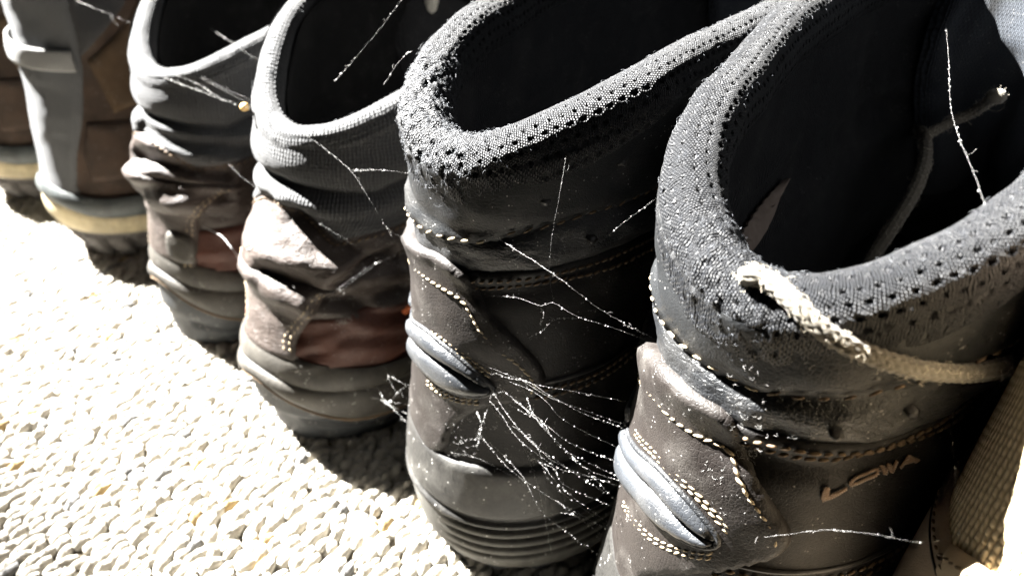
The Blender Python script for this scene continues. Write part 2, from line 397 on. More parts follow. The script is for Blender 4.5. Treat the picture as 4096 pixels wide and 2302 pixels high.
    def panel(s, name, poly, mat, thick=.0016, bevel=.0012, base=.0002, h=.0016, parent=None, extra=None, edge=.3):
        """overlay cut to a closed (u,z) outline, laid on the shell with its own thickness and rolled edge"""
        poly = np.asarray(poly, float); Q = np.stack([s.arc(poly[:, 0]), poly[:, 1]], 1); Q = resample(Q, h, True)
        keep = np.r_[True, np.linalg.norm(np.diff(Q, axis=0), axis=1) > h*.2]; Q = Q[keep]
        lo_, hi_ = Q.min(0), Q.max(0); gx, gy = np.meshgrid(np.arange(lo_[0], hi_[0], h), np.arange(lo_[1], hi_[1], h*.87)); gx = gx+((np.arange(gx.shape[0]) % 2)*h*.5)[:, None]
        G = np.stack([gx.ravel(), gy.ravel()], 1)
        A, Bq = Q, np.roll(Q, -1, 0)
        def inside(G):
            c = np.zeros(len(G), bool)
            for p, q in zip(A, Bq):
                if p[1] == q[1]: continue
                m = (p[1] > G[:, 1]) != (q[1] > G[:, 1]); c ^= m & (G[:, 0] < (q[0]-p[0])*(G[:, 1]-p[1])/(q[1]-p[1])+p[0])
            return c
        def dist(G):
            d = np.full(len(G), 1e9)
            for p, q in zip(A, Bq):
                e = q-p; t = np.clip(((G-p)@e)/(e@e+1e-18), 0, 1); d = np.minimum(d, np.linalg.norm(G-p-t[:, None]*e, axis=1))
            return d
        # rings just inside the outline give a clean rolled edge
        G = G[inside(G)]; G = G[dist(G) > h*.6]
        allp = np.vstack([Q, G]); n = len(Q)
        r = delaunay_2d_cdt([Vector(p) for p in allp], [(i, (i+1) % n) for i in range(n)], [], 1, 1e-7)
        pv = np.array([tuple(v) for v in r[0]]); ft = [f for f in r[2] if len(f) == 3]
        cen = np.array([pv[list(f)].mean(0) for f in ft]); ok = inside(cen); ft = [f for f, k in zip(ft, ok) if k]
        d = dist(pv); t = np.clip(d/bevel, 0, 1); prof = edge+(1-edge)*np.sqrt(1-(1-t)**2)
        uu = s.inv_arc(pv[:, 0]); off = base+thick*prof
        if extra is not None: off = off+extra(uu, pv[:, 1], d)
        P = s.pt(uu, pv[:, 1], off)
        # skirt down to the shell
        ec = {}
        for f in ft:
            for k in range(3): ec.setdefault((f[k], f[(k+1) % 3]), 0)
        bd = [e for e in ec if (e[1], e[0]) not in ec]
        bi = {}; V = list(P); uvs = list(pv); PL = s.pt(uu, pv[:, 1], -.0006)
        for e_ in bd:
            for v in e_:
                if v not in bi: bi[v] = len(V); V.append(PL[v]); uvs.append(pv[v])
        Fc = [tuple(f) for f in ft]+[(e_[1], e_[0], bi[e_[0]], bi[e_[1]]) for e_ in bd]
        o = mesh(name, np.array(V), Fc, mat, parent or s.root, np.array(uvs)); return o
    def line(s, uz, off=0.0, step=.0008):
        """world-free polyline on the surface"""
        Q = np.asarray(uz, float); L = np.stack([s.arc(Q[:, 0]), Q[:, 1]], 1); L = resample(smoothpts(L, 10), step)
        u = s.inv_arc(L[:, 0]); return s.pt(u, L[:, 1], off), s.normal(u, L[:, 1])
    def stitches(s, name, rows, mat, pitch=.0023, length=.0019, r=.00042, off=.0016, parent=None, jitter=.12):
        acc = Acc()
        for uz in rows:
            P, N = s.line(uz, off, pitch/6)
            if len(P) < 14: continue
            idx = np.arange(3, len(P)-3, 6); T = P[idx+2]-P[idx-2]; T /= np.linalg.norm(T, axis=1)[:, None]; n = N[idx]
            bN = np.cross(n, T); k = len(idx); j = RNG.normal(size=(k, 3))*jitter
            T2 = T+bN*(j[:, :1]+.22); sc = 1+j[:, 1:2]
            R = np.stack([T2*length*.55*sc, bN*r*1.15, n*r], -1); add_blobs(acc, P[idx], R, BLOB_S, RNG.random(k))
        o = acc.build(name, mat, parent or s.root, 'stuff'); return o
    def seam(s, name, uz, mat, r=.0004, off=.0001, parent=None, k=6):
        P, N = s.line(uz, off, .0012); a = Acc(); a.tube(P, r, k); return a.build(name, mat, parent or s.root)

# ------------------------------------------------------------------ carpet
def build_carpet():
    t = NT('carpet_backing'); v = coord(t, 'Object')
    t.l(t.mix(noise(t, v, 120, 5), (.07, .058, .04), (.11, .094, .068)), t.b.inputs['Base Color']); t.b.inputs['Roughness'].default_value = .95
    vo = t.n('ShaderNodeTexVoronoi'); t.l(v, vo.inputs['Vector']); vo.inputs['Scale'].default_value = 190
    t.l(bump(t, t.math('SUBTRACT', 1.0, vo.outputs['Distance']), .004, 1), t.b.inputs['Normal'])
    n = 60; X = np.linspace(-1.3, .9, n); Y = np.linspace(-.9, 1.1, n); XX, YY = np.meshgrid(X, Y, indexing='ij')
    V = np.stack([XX, YY, np.full_like(XX, -.0024)], -1).reshape(-1, 3)
    c = mesh('carpet', V, grid_faces(n, n), t.m); tag(c, kind='structure')
    t = NT('carpet_yarn'); v = coord(t, 'Object'); at = t.n('ShaderNodeAttribute', attribute_name='val')
    col = t.mix(t.ramp(noise(t, v, 500, 4), .35, .7), (.225, .207, .172), (.30, .282, .247))
    col = t.mix(t.math('GREATER_THAN', at.outputs['Fac'], .982), col, (.20, .14, .06))
    col = t.mix(t.math('LESS_THAN', at.outputs['Fac'], .03), col, (.085, .083, .08))
    t.l(col, t.b.inputs['Base Color']); t.b.inputs['Roughness'].default_value = .95; t.b.inputs['Sheen Weight'].default_value = .15
    t.l(bump(t, noise(t, v, 1800, 3), .0004, .7), t.b.inputs['Normal'])
    acc = Acc(); px, py = .0037, .0054
    xs = np.arange(-.72, .13, px); ys = np.arange(-.30, .20, py)
    I, J = np.meshgrid(np.arange(len(xs)), np.arange(len(ys)), indexing='ij'); I = I.ravel(); J = J.ravel(); k = len(I)
    x = xs[I]+RNG.normal(0, .0004, k)+.0012*noise1(ys[J]*30, 8); y = ys[J]+(I % 2)*py*.5+RNG.normal(0, .0008, k)+.004*noise1(I*.37, 5)
    z = -.0018+RNG.normal(0, .0003, k)
    a = RNG.normal(.34, .20, k)
    sy = .0040*RNG.uniform(.8, 1.35, k); sx = .0024*RNG.uniform(.85, 1.2, k); sz = .0023*RNG.uniform(.8, 1.2, k); tl = RNG.normal(.1, .2, k)
    ca, sa = np.cos(a), np.sin(a)
    R = np.zeros((k, 3, 3)); R[:, 0, 0] = ca*sx; R[:, 1, 0] = sa*sx; R[:, 0, 1] = -sa*sy; R[:, 1, 1] = ca*sy; R[:, 2, 1] = tl*sy; R[:, 2, 2] = sz
    add_blobs(acc, np.stack([x, y, z], 1), R, blob_template(7, 4), RNG.random(k))
    acc.build('loop_pile', t.m, c, 'stuff')
build_carpet()

# ------------------------------------------------------------------ pieces shared by the boots
def collar_tube(s, name, mat, rh, rv, proud=.002, u0=-2.25, u1=2.25, nu=300, nf=60, back=1.0, hole=None, fuzzy=None, lump=0.0, parent=None, squash=0.0, drop=0.0):
    """padded roll swept along the rim; back = how much taller it is at the heel"""
    U = np.linspace(u0, u1, nu)
    # even spacing by arc
    L = np.linspace(s.arc(u0), s.arc(u1), nu); U = s.inv_arc(L)
    R = s.rim(U); tall = rv*(1+(back-1)*(1-sstep(np.abs(U), .25, 1.1)))
    zc = R-rv; P0 = s.pt(U, zc); N = s.normal(U, zc); N[:, 2] = 0; N /= np.linalg.norm(N, axis=1)[:, None]
    endf = np.clip(np.minimum(L-L[0], L[-1]-L)/.012, 0, 1); endf = np.sqrt(1-(1-endf)**2)*.9+.1
    ph = np.arange(nf)/nf*2*math.pi
    C = P0-N*(rh-proud)
    rr = rh*endf; cs = np.cos(ph); sn = np.sin(ph)
    up = np.where(sn[None] > 0, rv*endf[:, None], (2*tall-rv)[:, None]*endf[:, None])*np.sign(sn)[None]*np.abs(sn)[None]**(1-squash)
    hx = rr[:, None]*np.sign(cs)[None]*np.abs(cs)[None]**(1-squash)
    uvx = np.repeat(L[:, None], nf, 1); uvy = np.repeat((ph*(rh+rv)/2)[None], nu, 0)
    d = np.zeros((nu, nf)); hv = np.zeros((nu, nf))
    if lump: d += lump*noise2(uvx/.016, uvy/.012, 11, 3)
    if fuzzy is not None: d += fuzzy(U, R)[:, None]*(.00055*noise2(uvx/.0013, uvy/.0013, 71, 2)+.0004*noise2(uvx/.005, uvy/.005, 72, 2))
    if hole:
        sx, sy, hr, dep = hole; gx = uvx/sx; row = np.round(uvy/sy); gx2 = gx+.5*(row % 2)
        fx = (gx2-np.round(gx2))*sx; fy = (uvy/sy-row)*sy
        jx = noise2(np.round(gx2)*.77, row*.91, 3, 1)*.0005; jy = noise2(np.round(gx2)*.61+50, row*.83, 4, 1)*.0004
        rad = np.sqrt((fx-jx)**2+(fy-jy)**2)/(hr*(1+.35*noise2(np.round(gx2)*1.3, row*1.7, 9, 1)))
        hv = 1-sstep(rad, .72, 1.05); dm = 1-sstep(rad, .2, 1.45)
        if fuzzy is not None: k = 1-fuzzy(U, R)[:, None]; hv *= k; dm *= k
        d -= dep*dm
    dirx = np.stack([N[:, 0], N[:, 1]], 1)
    nrmx = cs[None]*np.ones((nu, 1)); nrmz = sn[None]*np.ones((nu, 1))
    hx2 = hx+d*nrmx; up2 = up+d*nrmz
    V = np.zeros((nu, nf, 3)); V[..., 0] = C[:, None, 0]+dirx[:, None, 0]*hx2; V[..., 1] = C[:, None, 1]+dirx[:, None, 1]*hx2; V[..., 2] = C[:, None, 2]+up2-drop
    F = grid_faces(nu, nf, False, True, flip=True)
    o = mesh(name, V.reshape(-1, 3), F, mat, parent or s.root, np.stack([uvx.ravel(), uvy.ravel()], 1), attr={'hole': hv.ravel()})
    return o, V, dict(U=U, L=L, C=C, N=N, rh=rr, rv=rv, ph=ph)
def collar_fuzz(name, V, n, mat, parent, weight=None, lmin=.0005, lmax=.0015, r=.000022, phlo=0.0, phhi=1.0):
    """short stray fibres standing off the knit"""
    nu, nf, _ = V.shape; c = V.mean(1, keepdims=True)
    i = RNG.integers(2, nu-2, n*3); j = (RNG.uniform(phlo, phhi, n*3)*nf).astype(int) % nf
    if weight is not None:
        k = RNG.random(n*3) < weight(i/nu, j/nf); i, j = i[k], j[k]
    i, j = i[:n], j[:n]; n = len(i)
    P = V[i, j]; N = P-c[i, 0]; N /= np.linalg.norm(N, axis=1)[:, None]; T = V[i+1, j]-V[i-1, j]; T /= np.linalg.norm(T, axis=1)[:, None]; B = np.cross(N, T)
    an = RNG.uniform(0, 2*math.pi, n); D = T*np.cos(an)[:, None]+B*np.sin(an)[:, None]; E = np.cross(N, D)
    ln = RNG.uniform(lmin, lmax, n)*np.where(RNG.random(n) < .03, 2.4, 1); lift = RNG.uniform(.05, .8, n); cur = RNG.uniform(-1.6, 1.6, n)
    m = 5; t = np.linspace(0, 1, m)
    Q = P[:, None]+ln[:, None, None]*(D[:, None]*(t[None, :, None]*np.cos(cur[:, None]*t)[..., None])+E[:, None]*(t*np.sin(cur[:, None]*t))[..., None]+N[:, None]*(lift[:, None]*np.sin(t*2.4))[..., None]*.55)
    # three-sided strands, vectorised
    k = 3; a = np.arange(k)/k*2*math.pi; Tn = np.gradient(Q, axis=1); Tn /= np.linalg.norm(Tn, axis=2, keepdims=True)+1e-12
    n1 = np.cross(Tn, RNG.normal(size=(n, 1, 3))); n1 /= np.linalg.norm(n1, axis=2, keepdims=True)+1e-12; n2 = np.cross(Tn, n1)
    rad = r*RNG.uniform(.7, 1.5, n)
    VV = Q[:, :, None]+rad[:, None, None, None]*(np.cos(a)[None, None, :, None]*n1[:, :, None]+np.sin(a)[None, None, :, None]*n2[:, :, None])
    F0 = grid_faces(m, k, False, True); F = (F0[None]+(np.arange(n)*m*k)[:, None, None]).reshape(-1, 4)
    o = mesh(name, VV.reshape(-1, 3), F, mat, parent, smooth=False); o['kind'] = 'stuff'; return o
def lining_and_insole(s, off, matl, zb=.028, top=.004, nu=160, nz=40):
    o = s.surf('lining', zb, lambda u: s.rim(u)-top, off, matl, nu, nz, flip=True)
    U = np.linspace(-3, 3, 121); P = s.pt(U, np.full_like(U, zb+.001), off+.0005); c = P.mean(0); V = np.vstack([P, c]); k = len(P)
    mesh('insole', V, [(i, i+1, k) for i in range(k-1)], matl, s.root, np.vstack([P[:, :2], c[:2]]))
def tongue(s, mat, z0, z1, off=-.006, lean=.25, ua=2.05, thick=.006, nu=50, nz=50, wave=.002):
    a = np.linspace(-1, 1, nu); t = np.linspace(0, 1, nz); A, T = np.meshgrid(a, t, indexing='ij')
    u = np.where(A >= 0, 3-(3-ua)*A, -(3-(3-ua)*(-A))); u = np.where(np.abs(A) < 1e-9, 3, u)
    top = z1-.018*np.abs(A)**3; z = z0+(top-z0)*T
    def sh(o): 
        P = s.raw(np.where(A >= 0, np.abs(3-(3-ua)*np.abs(A)), -(3-(3-ua)*np.abs(A))), np.minimum(z, .3)); N = s.normal(u, z); N[..., 2] = 0
        P = P+N*(o+wave*noise2(A*2.2+3, T*3, 21, 2))[..., None]; P[..., 2] = z; P[..., 1] += lean*np.maximum(0, z-s.rim(2.0)+.02)**1.0; return P
    P1 = sh(off+0*A); edge = np.sqrt(np.clip(1-np.maximum(np.abs(A), np.clip(T*2-1, 0, 1)**3)**8, 0, 1)); P2 = sh(off-thick*edge)
    V = np.concatenate([P1.reshape(-1, 3), P2.reshape(-1, 3)]); F1 = grid_faces(nu, nz); F2 = grid_faces(nu, nz, flip=True)+nu*nz
    uvs = np.stack([(A*.045).ravel(), z.ravel()], 1); uvs = np.vstack([uvs, uvs])
    return mesh('tongue', V, np.vstack([F1, F2]), mat, s.root, uvs)

# ------------------------------------------------------------------ helpers for dressing a shell
ZK = [0, .012, .03, .05, .07, .09, .11, .13, .15, .17, .20]
def gauss(x, c, w): return np.exp(-((x-c)/w)**2)
def mirror_poly(s, uz, uc):
    """right half traced from top to bottom -> closed outline, mirrored about the line u = uc (in arc length)"""
    a = s.arc(uz[:, 0])-s.arc(np.array(uc)); a = np.maximum(a, 0); L = np.stack([a, uz[:, 1]], 1); L = smoothpts(L, 8)
    L[:, 0] = np.maximum(L[:, 0], 0); R = L.copy(); M = L[::-1].copy(); M[:, 0] *= -1
    A = np.vstack([R, M[(M[:, 0] < -1e-6)]]); A[:, 0] += s.arc(np.array(uc))
    return np.stack([s.inv_arc(A[:, 0]), A[:, 1]], 1)
def mirror_line(s, uz, uc):
    a = 2*s.arc(np.array(uc))-s.arc(uz[:, 0]); return np.stack([s.inv_arc(a), uz[:, 1]], 1)
def zline(pairs):
    k = [p[0] for p in pairs]; v = [p[1] for p in pairs]; g = np.linspace(-3, 3, 601); w = np.hanning(41); w /= w.sum()
    f = np.convolve(np.pad(np.interp(np.abs(g), k, v), 20, mode='edge'), w, 'valid'); return lambda u: np.interp(u, g, f)
WORLD_V, WORLD_F = [], []
def register(o, s):
    me = o.data; V = np.empty(len(me.vertices)*3, np.float32); me.vertices.foreach_get('co', V)
    return BVHTree.FromPolygons([tuple(p) for p in V.reshape(-1, 3)], [tuple(p.vertices) for p in me.polygons])
def cast(s, bvhs, px, py):
    o = s.to_local(C_P); d = s.to_local(ray(px, py), True); best = None
    for b in bvhs:
        h, n, i, t = b.ray_cast(Vector(o), Vector(d))
        if h is not None and (best is None or t < best[0]): best = (t, np.array(h), np.array(n if n.dot(Vector(d)) < 0 else -n))
    return best
def lint(s, name, spots, mat, parent=None, n=60, spread=.004, lmin=.0003, lmax=.0013, r=.000016):
    """curled bits of fibre and dust clinging near the given pixels"""
    acc = Acc()
    for (px, py, k, sp) in spots:
        c = s.trace(px, py); A = s.arc(c[0])
        for _ in range(int(k*.6)):
            a = A+RNG.normal(0, sp); z = c[1]+RNG.normal(0, sp*.8); u = s.inv_arc(np.array(a))
            P0 = s.pt(np.array([u]), np.array([z]), .0022)[0]; N = s.normal(np.array([u]), np.array([z]))[0]
            t = np.linspace(0, 1, 6); ln = RNG.uniform(lmin, lmax); D = RNG.normal(size=3); D -= N*(D@N); D /= np.linalg.norm(D); E = np.cross(N, D); cu = RNG.uniform(-3, 3)
            P = P0+ln*(np.outer(t*np.cos(cu*t), D)+np.outer(t*np.sin(cu*t), E)+np.outer(np.sin(t*3)*RNG.uniform(0, .5), N))
            acc.tube(P, r*RNG.uniform(.6, 2.0), 4)
    return acc.build(name, mat, parent or s.root, 'stuff')

# ------------------------------------------------------------------ the two tall boots with perforated knit collars
B5 = [.003, -.001, -.003, -.0005, .002, .003, .0045, .0045, .0035, .003, .003]
B6 = [.001, -.003, -.002, .003, .004, .006, .0075, .006, .005, .004, .004]
def tall_boot(pos, yaw, B, uc, T, label):
    root = empty('hiking_boot', (*pos, 0), yaw); tag(root, label, 'boot', 'boots standing in a row on the carpet')
    zpad = zline([(0, .1125), (.3, .114), (.8, .120), (3, .126)])
    def disp(u, z):
        k = np.abs(s_arc(u)); b = zpad(u)
        d = .0016*gauss(z, b, .0055)-.0010*gauss(z, b+.0075, .0016)-.0016*gauss(z, b-.0085, .0030)*sstep(np.abs(u-uc), .45, .8)
        d += .0007*noise2(s_arc(u)/.011, z/.006, 31, 3)*gauss(z, b, .008)
        d += .0005*noise2(s_arc(u)/.02, z/.015, 5, 2)*sstep(z, .04, .06)
        return d
    tab = {}
    def s_arc(u):
        return np.sign(u)*np.interp(np.abs(u), tab['u'], tab['l']) if tab else u*.05
    s = Shell(root, pos, yaw, ZK, B=B,
      F=[.285, .29, .29, .275, .24, .205, .185, .176, .172, .172, .174],
      Wd=[.032, .0345, .0345, .0335, .0325, .0315, .031, .032, .0325, .0325, .0325],
      DB=[.042, .044, .044, .042, .04, .038, .037, .038, .040, .040, .04],
      DF=[.09, .09, .09, .09, .08, .07, .055, .045, .045, .045, .045],
      rim=([0, .4, .9, 1.5, 2.2, 3], [.141, .1475, .1575, .1655, .1705, .172]), flare=.25)
    tab['u'], tab['l'] = s.utab, s.ltab; s.disp = disp
    up = s.surf('upper', .028, lambda u: s.rim(u)-.004, 0, MAT['black_leather'], 420, 150)
    # sole
    s.surf('outsole', -.0005, .0050, lambda u, z, t: -.0012+.0022*sstep(t, 0, .5)+.0007*np.sin(s.arc(u)/.0021)*(t < .6), MAT['out'], 300, 12)
    def mg(u, z, t):
        g = sum(gauss(z, c+.0012*np.abs(u), .00085) for c in (.0125, .0170, .0212, .0252))
        return .0016+.0008*np.sin(math.pi*t)**.5-.0019*g*sstep(u-uc, .42, .62)-.0019*g*sstep(uc-u, .42, .62)
    s.surf('midsole', .0052, .0292, mg, MAT['mid'], 320, 90)
    cup_top = zline([(0, .0478), (.25, .0500), (.6, .0503), (1.2, .046), (1.9, .036), (3, .036)])
    s.surf('heel_cup', .0285, cup_top, lambda u, z, t: .0005+.0023*np.sqrt(np.clip(1-np.clip((t-.86)/.14, 0, 1)**2, 0, 1))+.0006*gauss(t, .04, .05)-.0010*gauss(t, .1, .05), MAT['heel_cup'], 300, 40)
    # quarter (side) leather below the padded ankle
    zq = lambda u: zpad(u)-.0075
    for sg, nm in ((1, 'quarter'), (-1, 'quarter')):
        uu = np.linspace(.10, 2.0, 24); top = np.stack([uc+sg*uu, zq(uu)], 1); bot = np.stack([uc+sg*uu[::-1], np.full(24, .040)], 1)
        q = s.panel(nm, np.vstack([top, bot]), MAT['quarter'], .0011, .0008, .0001, .0024)
        row1 = np.stack([uc+sg*(uu+.02), zq(uu)-.0022], 1); row2 = row1-[0, .0026]; ly = np.stack([uc+sg*np.linspace(.35, 1.5, 12), np.linspace(.0735, .0790, 12)], 1)
        s.stitches('stitching', [row1, row2, ly, ly-[0, .0024]], MAT['thread_dull'], .0024, .0019, .00036, .0015, q)
        if sg == 1:
            s.seam('side_seam', ly+[0, .0022], MAT['spot'], .0006, .0012, q)
            if 'logo' in T:
                for k, st in enumerate(T['logo']):
                    a = Acc()
                    for poly in st:
                        P, N = s.line(s.tr(poly), .0016, .00042); 
                        if len(P) < 4: continue
                        Tn = np.gradient(P, axis=0); Tn /= np.linalg.norm(Tn, axis=1)[:, None]; bN = np.cross(N, Tn)
                        tilt = Tn*.5+bN; R = np.stack([tilt*.0006, np.cross(N, tilt)*.00022, N*.00016], -1); add_blobs(a, P, R, BLOB_S)
                    a.build('embroidered_letter', MAT['embroid'], q)
    # heel counter
    hc = mirror_poly(s, np.vstack([[uc, T['apex']], s.tr(T['counter']), [uc+.52, .0600], [uc+.42, .0465], [uc, .0465]]), uc)
    cnt = s.panel('heel_counter', hc, MAT['brown'], .0021, .0011, .0004, .0013, extra=lambda u, z, d: .0016*gauss(z, T['apex'], .006)*gauss(u, uc, .25)+.0003*noise2(s.arc(u)/.009, z/.009, 8, 2))
    rows = []
    for r in T['rows']:
        a = s.tr(r); rows += [a, mirror_line(s, a, uc)]
    s.stitches('stitching', rows, MAT['thread'], .0021, .0021, .00036, .0025, cnt)
    rows2 = []
    for r in T['rows_double']:
        a = s.tr(r); b = a+[0, -.0014]; rows2 += [a, b, mirror_line(s, a, uc), mirror_line(s, b, uc)]
    s.stitches('stitching', rows2, MAT['thread'], .0019, .0018, .00032, .0024, cnt)
    # padded leaf with two ridges, one each side of the heel
    up_e, mid_e, low_e = (s.tr(T[k]) for k in ('leaf_top', 'leaf_mid', 'leaf_low'))
    for mir in (0, 1):
        f = (lambda q: mirror_line(s, q, uc)) if mir else (lambda q: q)
        for a, b in ((up_e, mid_e), (mid_e, low_e)):
            A, Bq = smoothpts(f(a), 6), smoothpts(f(b), 6)
            lf = s.panel('leaf_pad', np.vstack([A, Bq[::-1]]), MAT['pad'], .0026, .0034, .0022, .0010, cnt, edge=.10)
        s.seam('leaf_piping', np.vstack([f(up_e), f(low_e)[::-1][1:]]), MAT['black_leather'], .0007, .0026, cnt)
    # grey ankle band under the collar
    zb = s.tr(T['band']); ku = np.r_[-2.1, 2*uc-zb[::-1, 0], zb[:, 0], 2.1]; kv = np.r_[zb[-1, 1]+.001, zb[::-1, 1], zb[:, 1], zb[-1, 1]+.001]
    o_ = np.argsort(ku); ku, kv = ku[o_], kv[o_]; kf = lambda u: np.convolve(np.pad(np.interp(u, ku, kv), 10, mode='edge'), np.ones(21)/21, 'valid')
    U = np.linspace(-2.05, 2.05, 260); zb2 = kf(U)+.00055*np.abs(np.sin(s.arc(U)/.0042*math.pi))
    top = np.stack([U[::-1], s.rim(U[::-1])-.006], 1)
    bd = s.panel('ankle_band', np.vstack([np.stack([U, zb2], 1), top]), MAT['grey_leather'], .0013, .0009, .0003, .0018, extra=lambda u, z, d: .0006*noise2(s.arc(u)/.015, z/.008, 14, 2))
    Uo = np.linspace(uc-.9, uc+.75, 60); s.stitches('stitching', [np.stack([Uo, kf(Uo)+.0012], 1)], MAT['thread'], .0040, .0026, .00034, .0013, bd)
    Uo = np.linspace(uc+.75, uc+1.7, 40); s.stitches('stitching', [np.stack([Uo, kf(Uo)+.0012], 1)], MAT['thread_dull'], .0040, .0024, .0003, .0017, bd)  # same cream seam carried on in duller thread: side shade put into the colour
    for px in T['spots']:
        c = s.trace(*px); a = np.linspace(0, 2*math.pi, 14, endpoint=False); rr = .0008*(1+.25*np.sin(3*a+px[0]))
        s.panel('eyelet_hole', np.stack([s.inv_arc(s.arc(c[0])+1.5*rr*np.cos(a)), c[1]+rr*np.sin(a)], 1), MAT['spot'], .0004, .0004, .0013, .0007, bd)
    # collar, lining, tongue
    lining_and_insole(s, -.010, MAT['lining'])
    fz = T['fuzzy']
    co, V, info = collar_tube(s, 'collar', MAT['knit'], .0065, .0075, .002, nu=900, nf=150, back=1.40, hole=(.0030, .0026, .00044, .0009), fuzzy=fz, lump=.0004, squash=.06)
    L = info['U']
    def wt(fi, fj):
        u = np.interp(fi*len(L), np.arange(len(L)), L); return .09+.91*fz(u, None)
    collar_fuzz('fuzz', V, T['nfuzz'], MAT['fuzz'], co, wt, .0004, .0012, .00002)
    tg = tongue(s, MAT['tongue'], .085, .197, off=-.0125, lean=.5, ua=2.42)
    lint(s, 'lint', T['lint'], MAT['dust'])
    s.collar_bvh = register(co, s); s.upper_bvh = register(up, s); s.band_bvh = register(bd, s); s.collar = co; s.tongue = tg
    return s
T5 = dict(apex=.1085,
  counter=[(1665, 925), (1760, 1008), (1850, 1068), (1905, 1135), (1955, 1225), (2050, 1325), (2130, 1405), (2180, 1485), (2178, 1540), (2130, 1582), (2050, 1606), (1960, 1618)],
  rows=[[(1665, 1035), (1700, 1072), (1770, 1130), (1850, 1180), (1895, 1235), (1930, 1300), (2000, 1380), (2080, 1450), (2130, 1515), (2110, 1560)]],
  rows_double=[[(1680, 1262), (1760, 1320), (1850, 1382), (1920, 1435), (1975, 1480)], [(1730, 1505), (1780, 1545), (1850, 1572), (1930, 1580)]],
  leaf_top=[(1668, 1258), (1720, 1298), (1800, 1365), (1880, 1430), (1950, 1497), (1985, 1538)],
  leaf_mid=[(1672, 1330), (1720, 1375), (1800, 1430), (1880, 1480), (1950, 1525), (1985, 1541)],
  leaf_low=[(1675, 1400), (1710, 1450), (1770, 1510), (1850, 1550), (1930, 1562), (1985, 1543)],
  band=[(1690, 905), (1780, 952), (1900, 972), (2050, 950), (2300, 872), (2650, 742)],
  spots=[(2180, 800), (2350, 940), (2480, 640)],
  fuzzy=lambda u, r: 1-sstep(np.abs(u-(-.22)), .30, .62), nfuzz=16000,
  lint=[(1940, 1420, 90, .0028), (1970, 1520, 60, .003), (1900, 1680, 50, .0035), (1850, 1750, 40, .004), (1800, 1600, 30, .006), (1850, 1880, 30, .006), (2000, 1980, 14, .006), (2330, 900, 8, .004), (1650, 1300, 40, .003), (2180, 2250, 50, .003)])
T6 = dict(apex=.1050,
  counter=[(2625, 1360), (2700, 1462), (2800, 1553), (2900, 1620), (2955, 1680), (2974, 1760), (3000, 1838), (3055, 1935), (3120, 2035), (3160, 2105), (3155, 2168), (3105, 2216), (3000, 2252)],
  rows=[[(2560, 1440), (2600, 1500), (2650, 1572), (2720, 1652), (2800, 1718), (2880, 1762), (2930, 1805), (2962, 1872), (3000, 1950), (3060, 2042), (3100, 2112), (3095, 2170)]],
  rows_double=[[(2580, 1718), (2650, 1795), (2750, 1892), (2830, 1968), (2900, 2050), (2940, 2110)], [(2530, 2000), (2580, 2075), (2660, 2142), (2780, 2182), (2900, 2185)]],
  leaf_top=[(2500, 1690), (2560, 1752), (2650, 1842), (2750, 1945), (2840, 2050), (2890, 2130)],
  leaf_mid=[(2498, 1720), (2545, 1810), (2640, 1930), (2740, 2040), (2830, 2110), (2889, 2138)],
  leaf_low=[(2497, 1790), (2520, 1880), (2580, 1985), (2660, 2075), (2760, 2135), (2850, 2160), (2889, 2142)],
  band=[(2700, 1335), (2770, 1432), (2850, 1492), (2950, 1542), (3070, 1582), (3200, 1592), (3400, 1572), (3600, 1512), (3900, 1422)],
  spots=[(3490, 1485), (3330, 1697), (3630, 1622), (3830, 1370)],
  logo=[[[(3296, 1936), (3290, 1956), (3286, 1978)], [(3304, 1934), (3299, 1954), (3296, 1975)], [(3286, 1981), (3320, 1966), (3352, 1950), (3374, 1934)], [(3290, 1973), (3330, 1957), (3360, 1942)]],
        [[(3392, 1922), (3398, 1908), (3425, 1894), (3462, 1878), (3494, 1866), (3502, 1870), (3488, 1884), (3450, 1902), (3415, 1918), (3394, 1924)]],
        [[(3520, 1854), (3527, 1878)], [(3527, 1878), (3546, 1848)], [(3546, 1848), (3553, 1868)], [(3553, 1868), (3578, 1832)]],
        [[(3588, 1852), (3622, 1812)], [(3622, 1812), (3650, 1826)], [(3602, 1836), (3638, 1822)]]],
  fuzzy=lambda u, r: .75*(1-sstep(np.abs(u-(-.12)), .10, .34)), nfuzz=7000,
  lint=[(2900, 1900, 60, .003), (2950, 2030, 50, .0025), (2960, 1800, 40, .002), (3010, 1790, 30, .0015), (2800, 1650, 25, .006), (2600, 1500, 20, .005), (2950, 1500, 14, .004), (3100, 1500, 14, .004), (2600, 2100, 30, .005), (2350, 2250, 200, .0022), (2750, 2000, 30, .004), (3050, 1660, 30, .003)])
S6 = tall_boot((-.0486, .094), .084, B6, -.66, T6, 'black hiking boot with pale lace lying over its perforated padded collar')
S5 = tall_boot((-.1303, .094), .036, B5, -.42, T5, 'black hiking boot with worn fuzzy collar back, beside the laced boot')

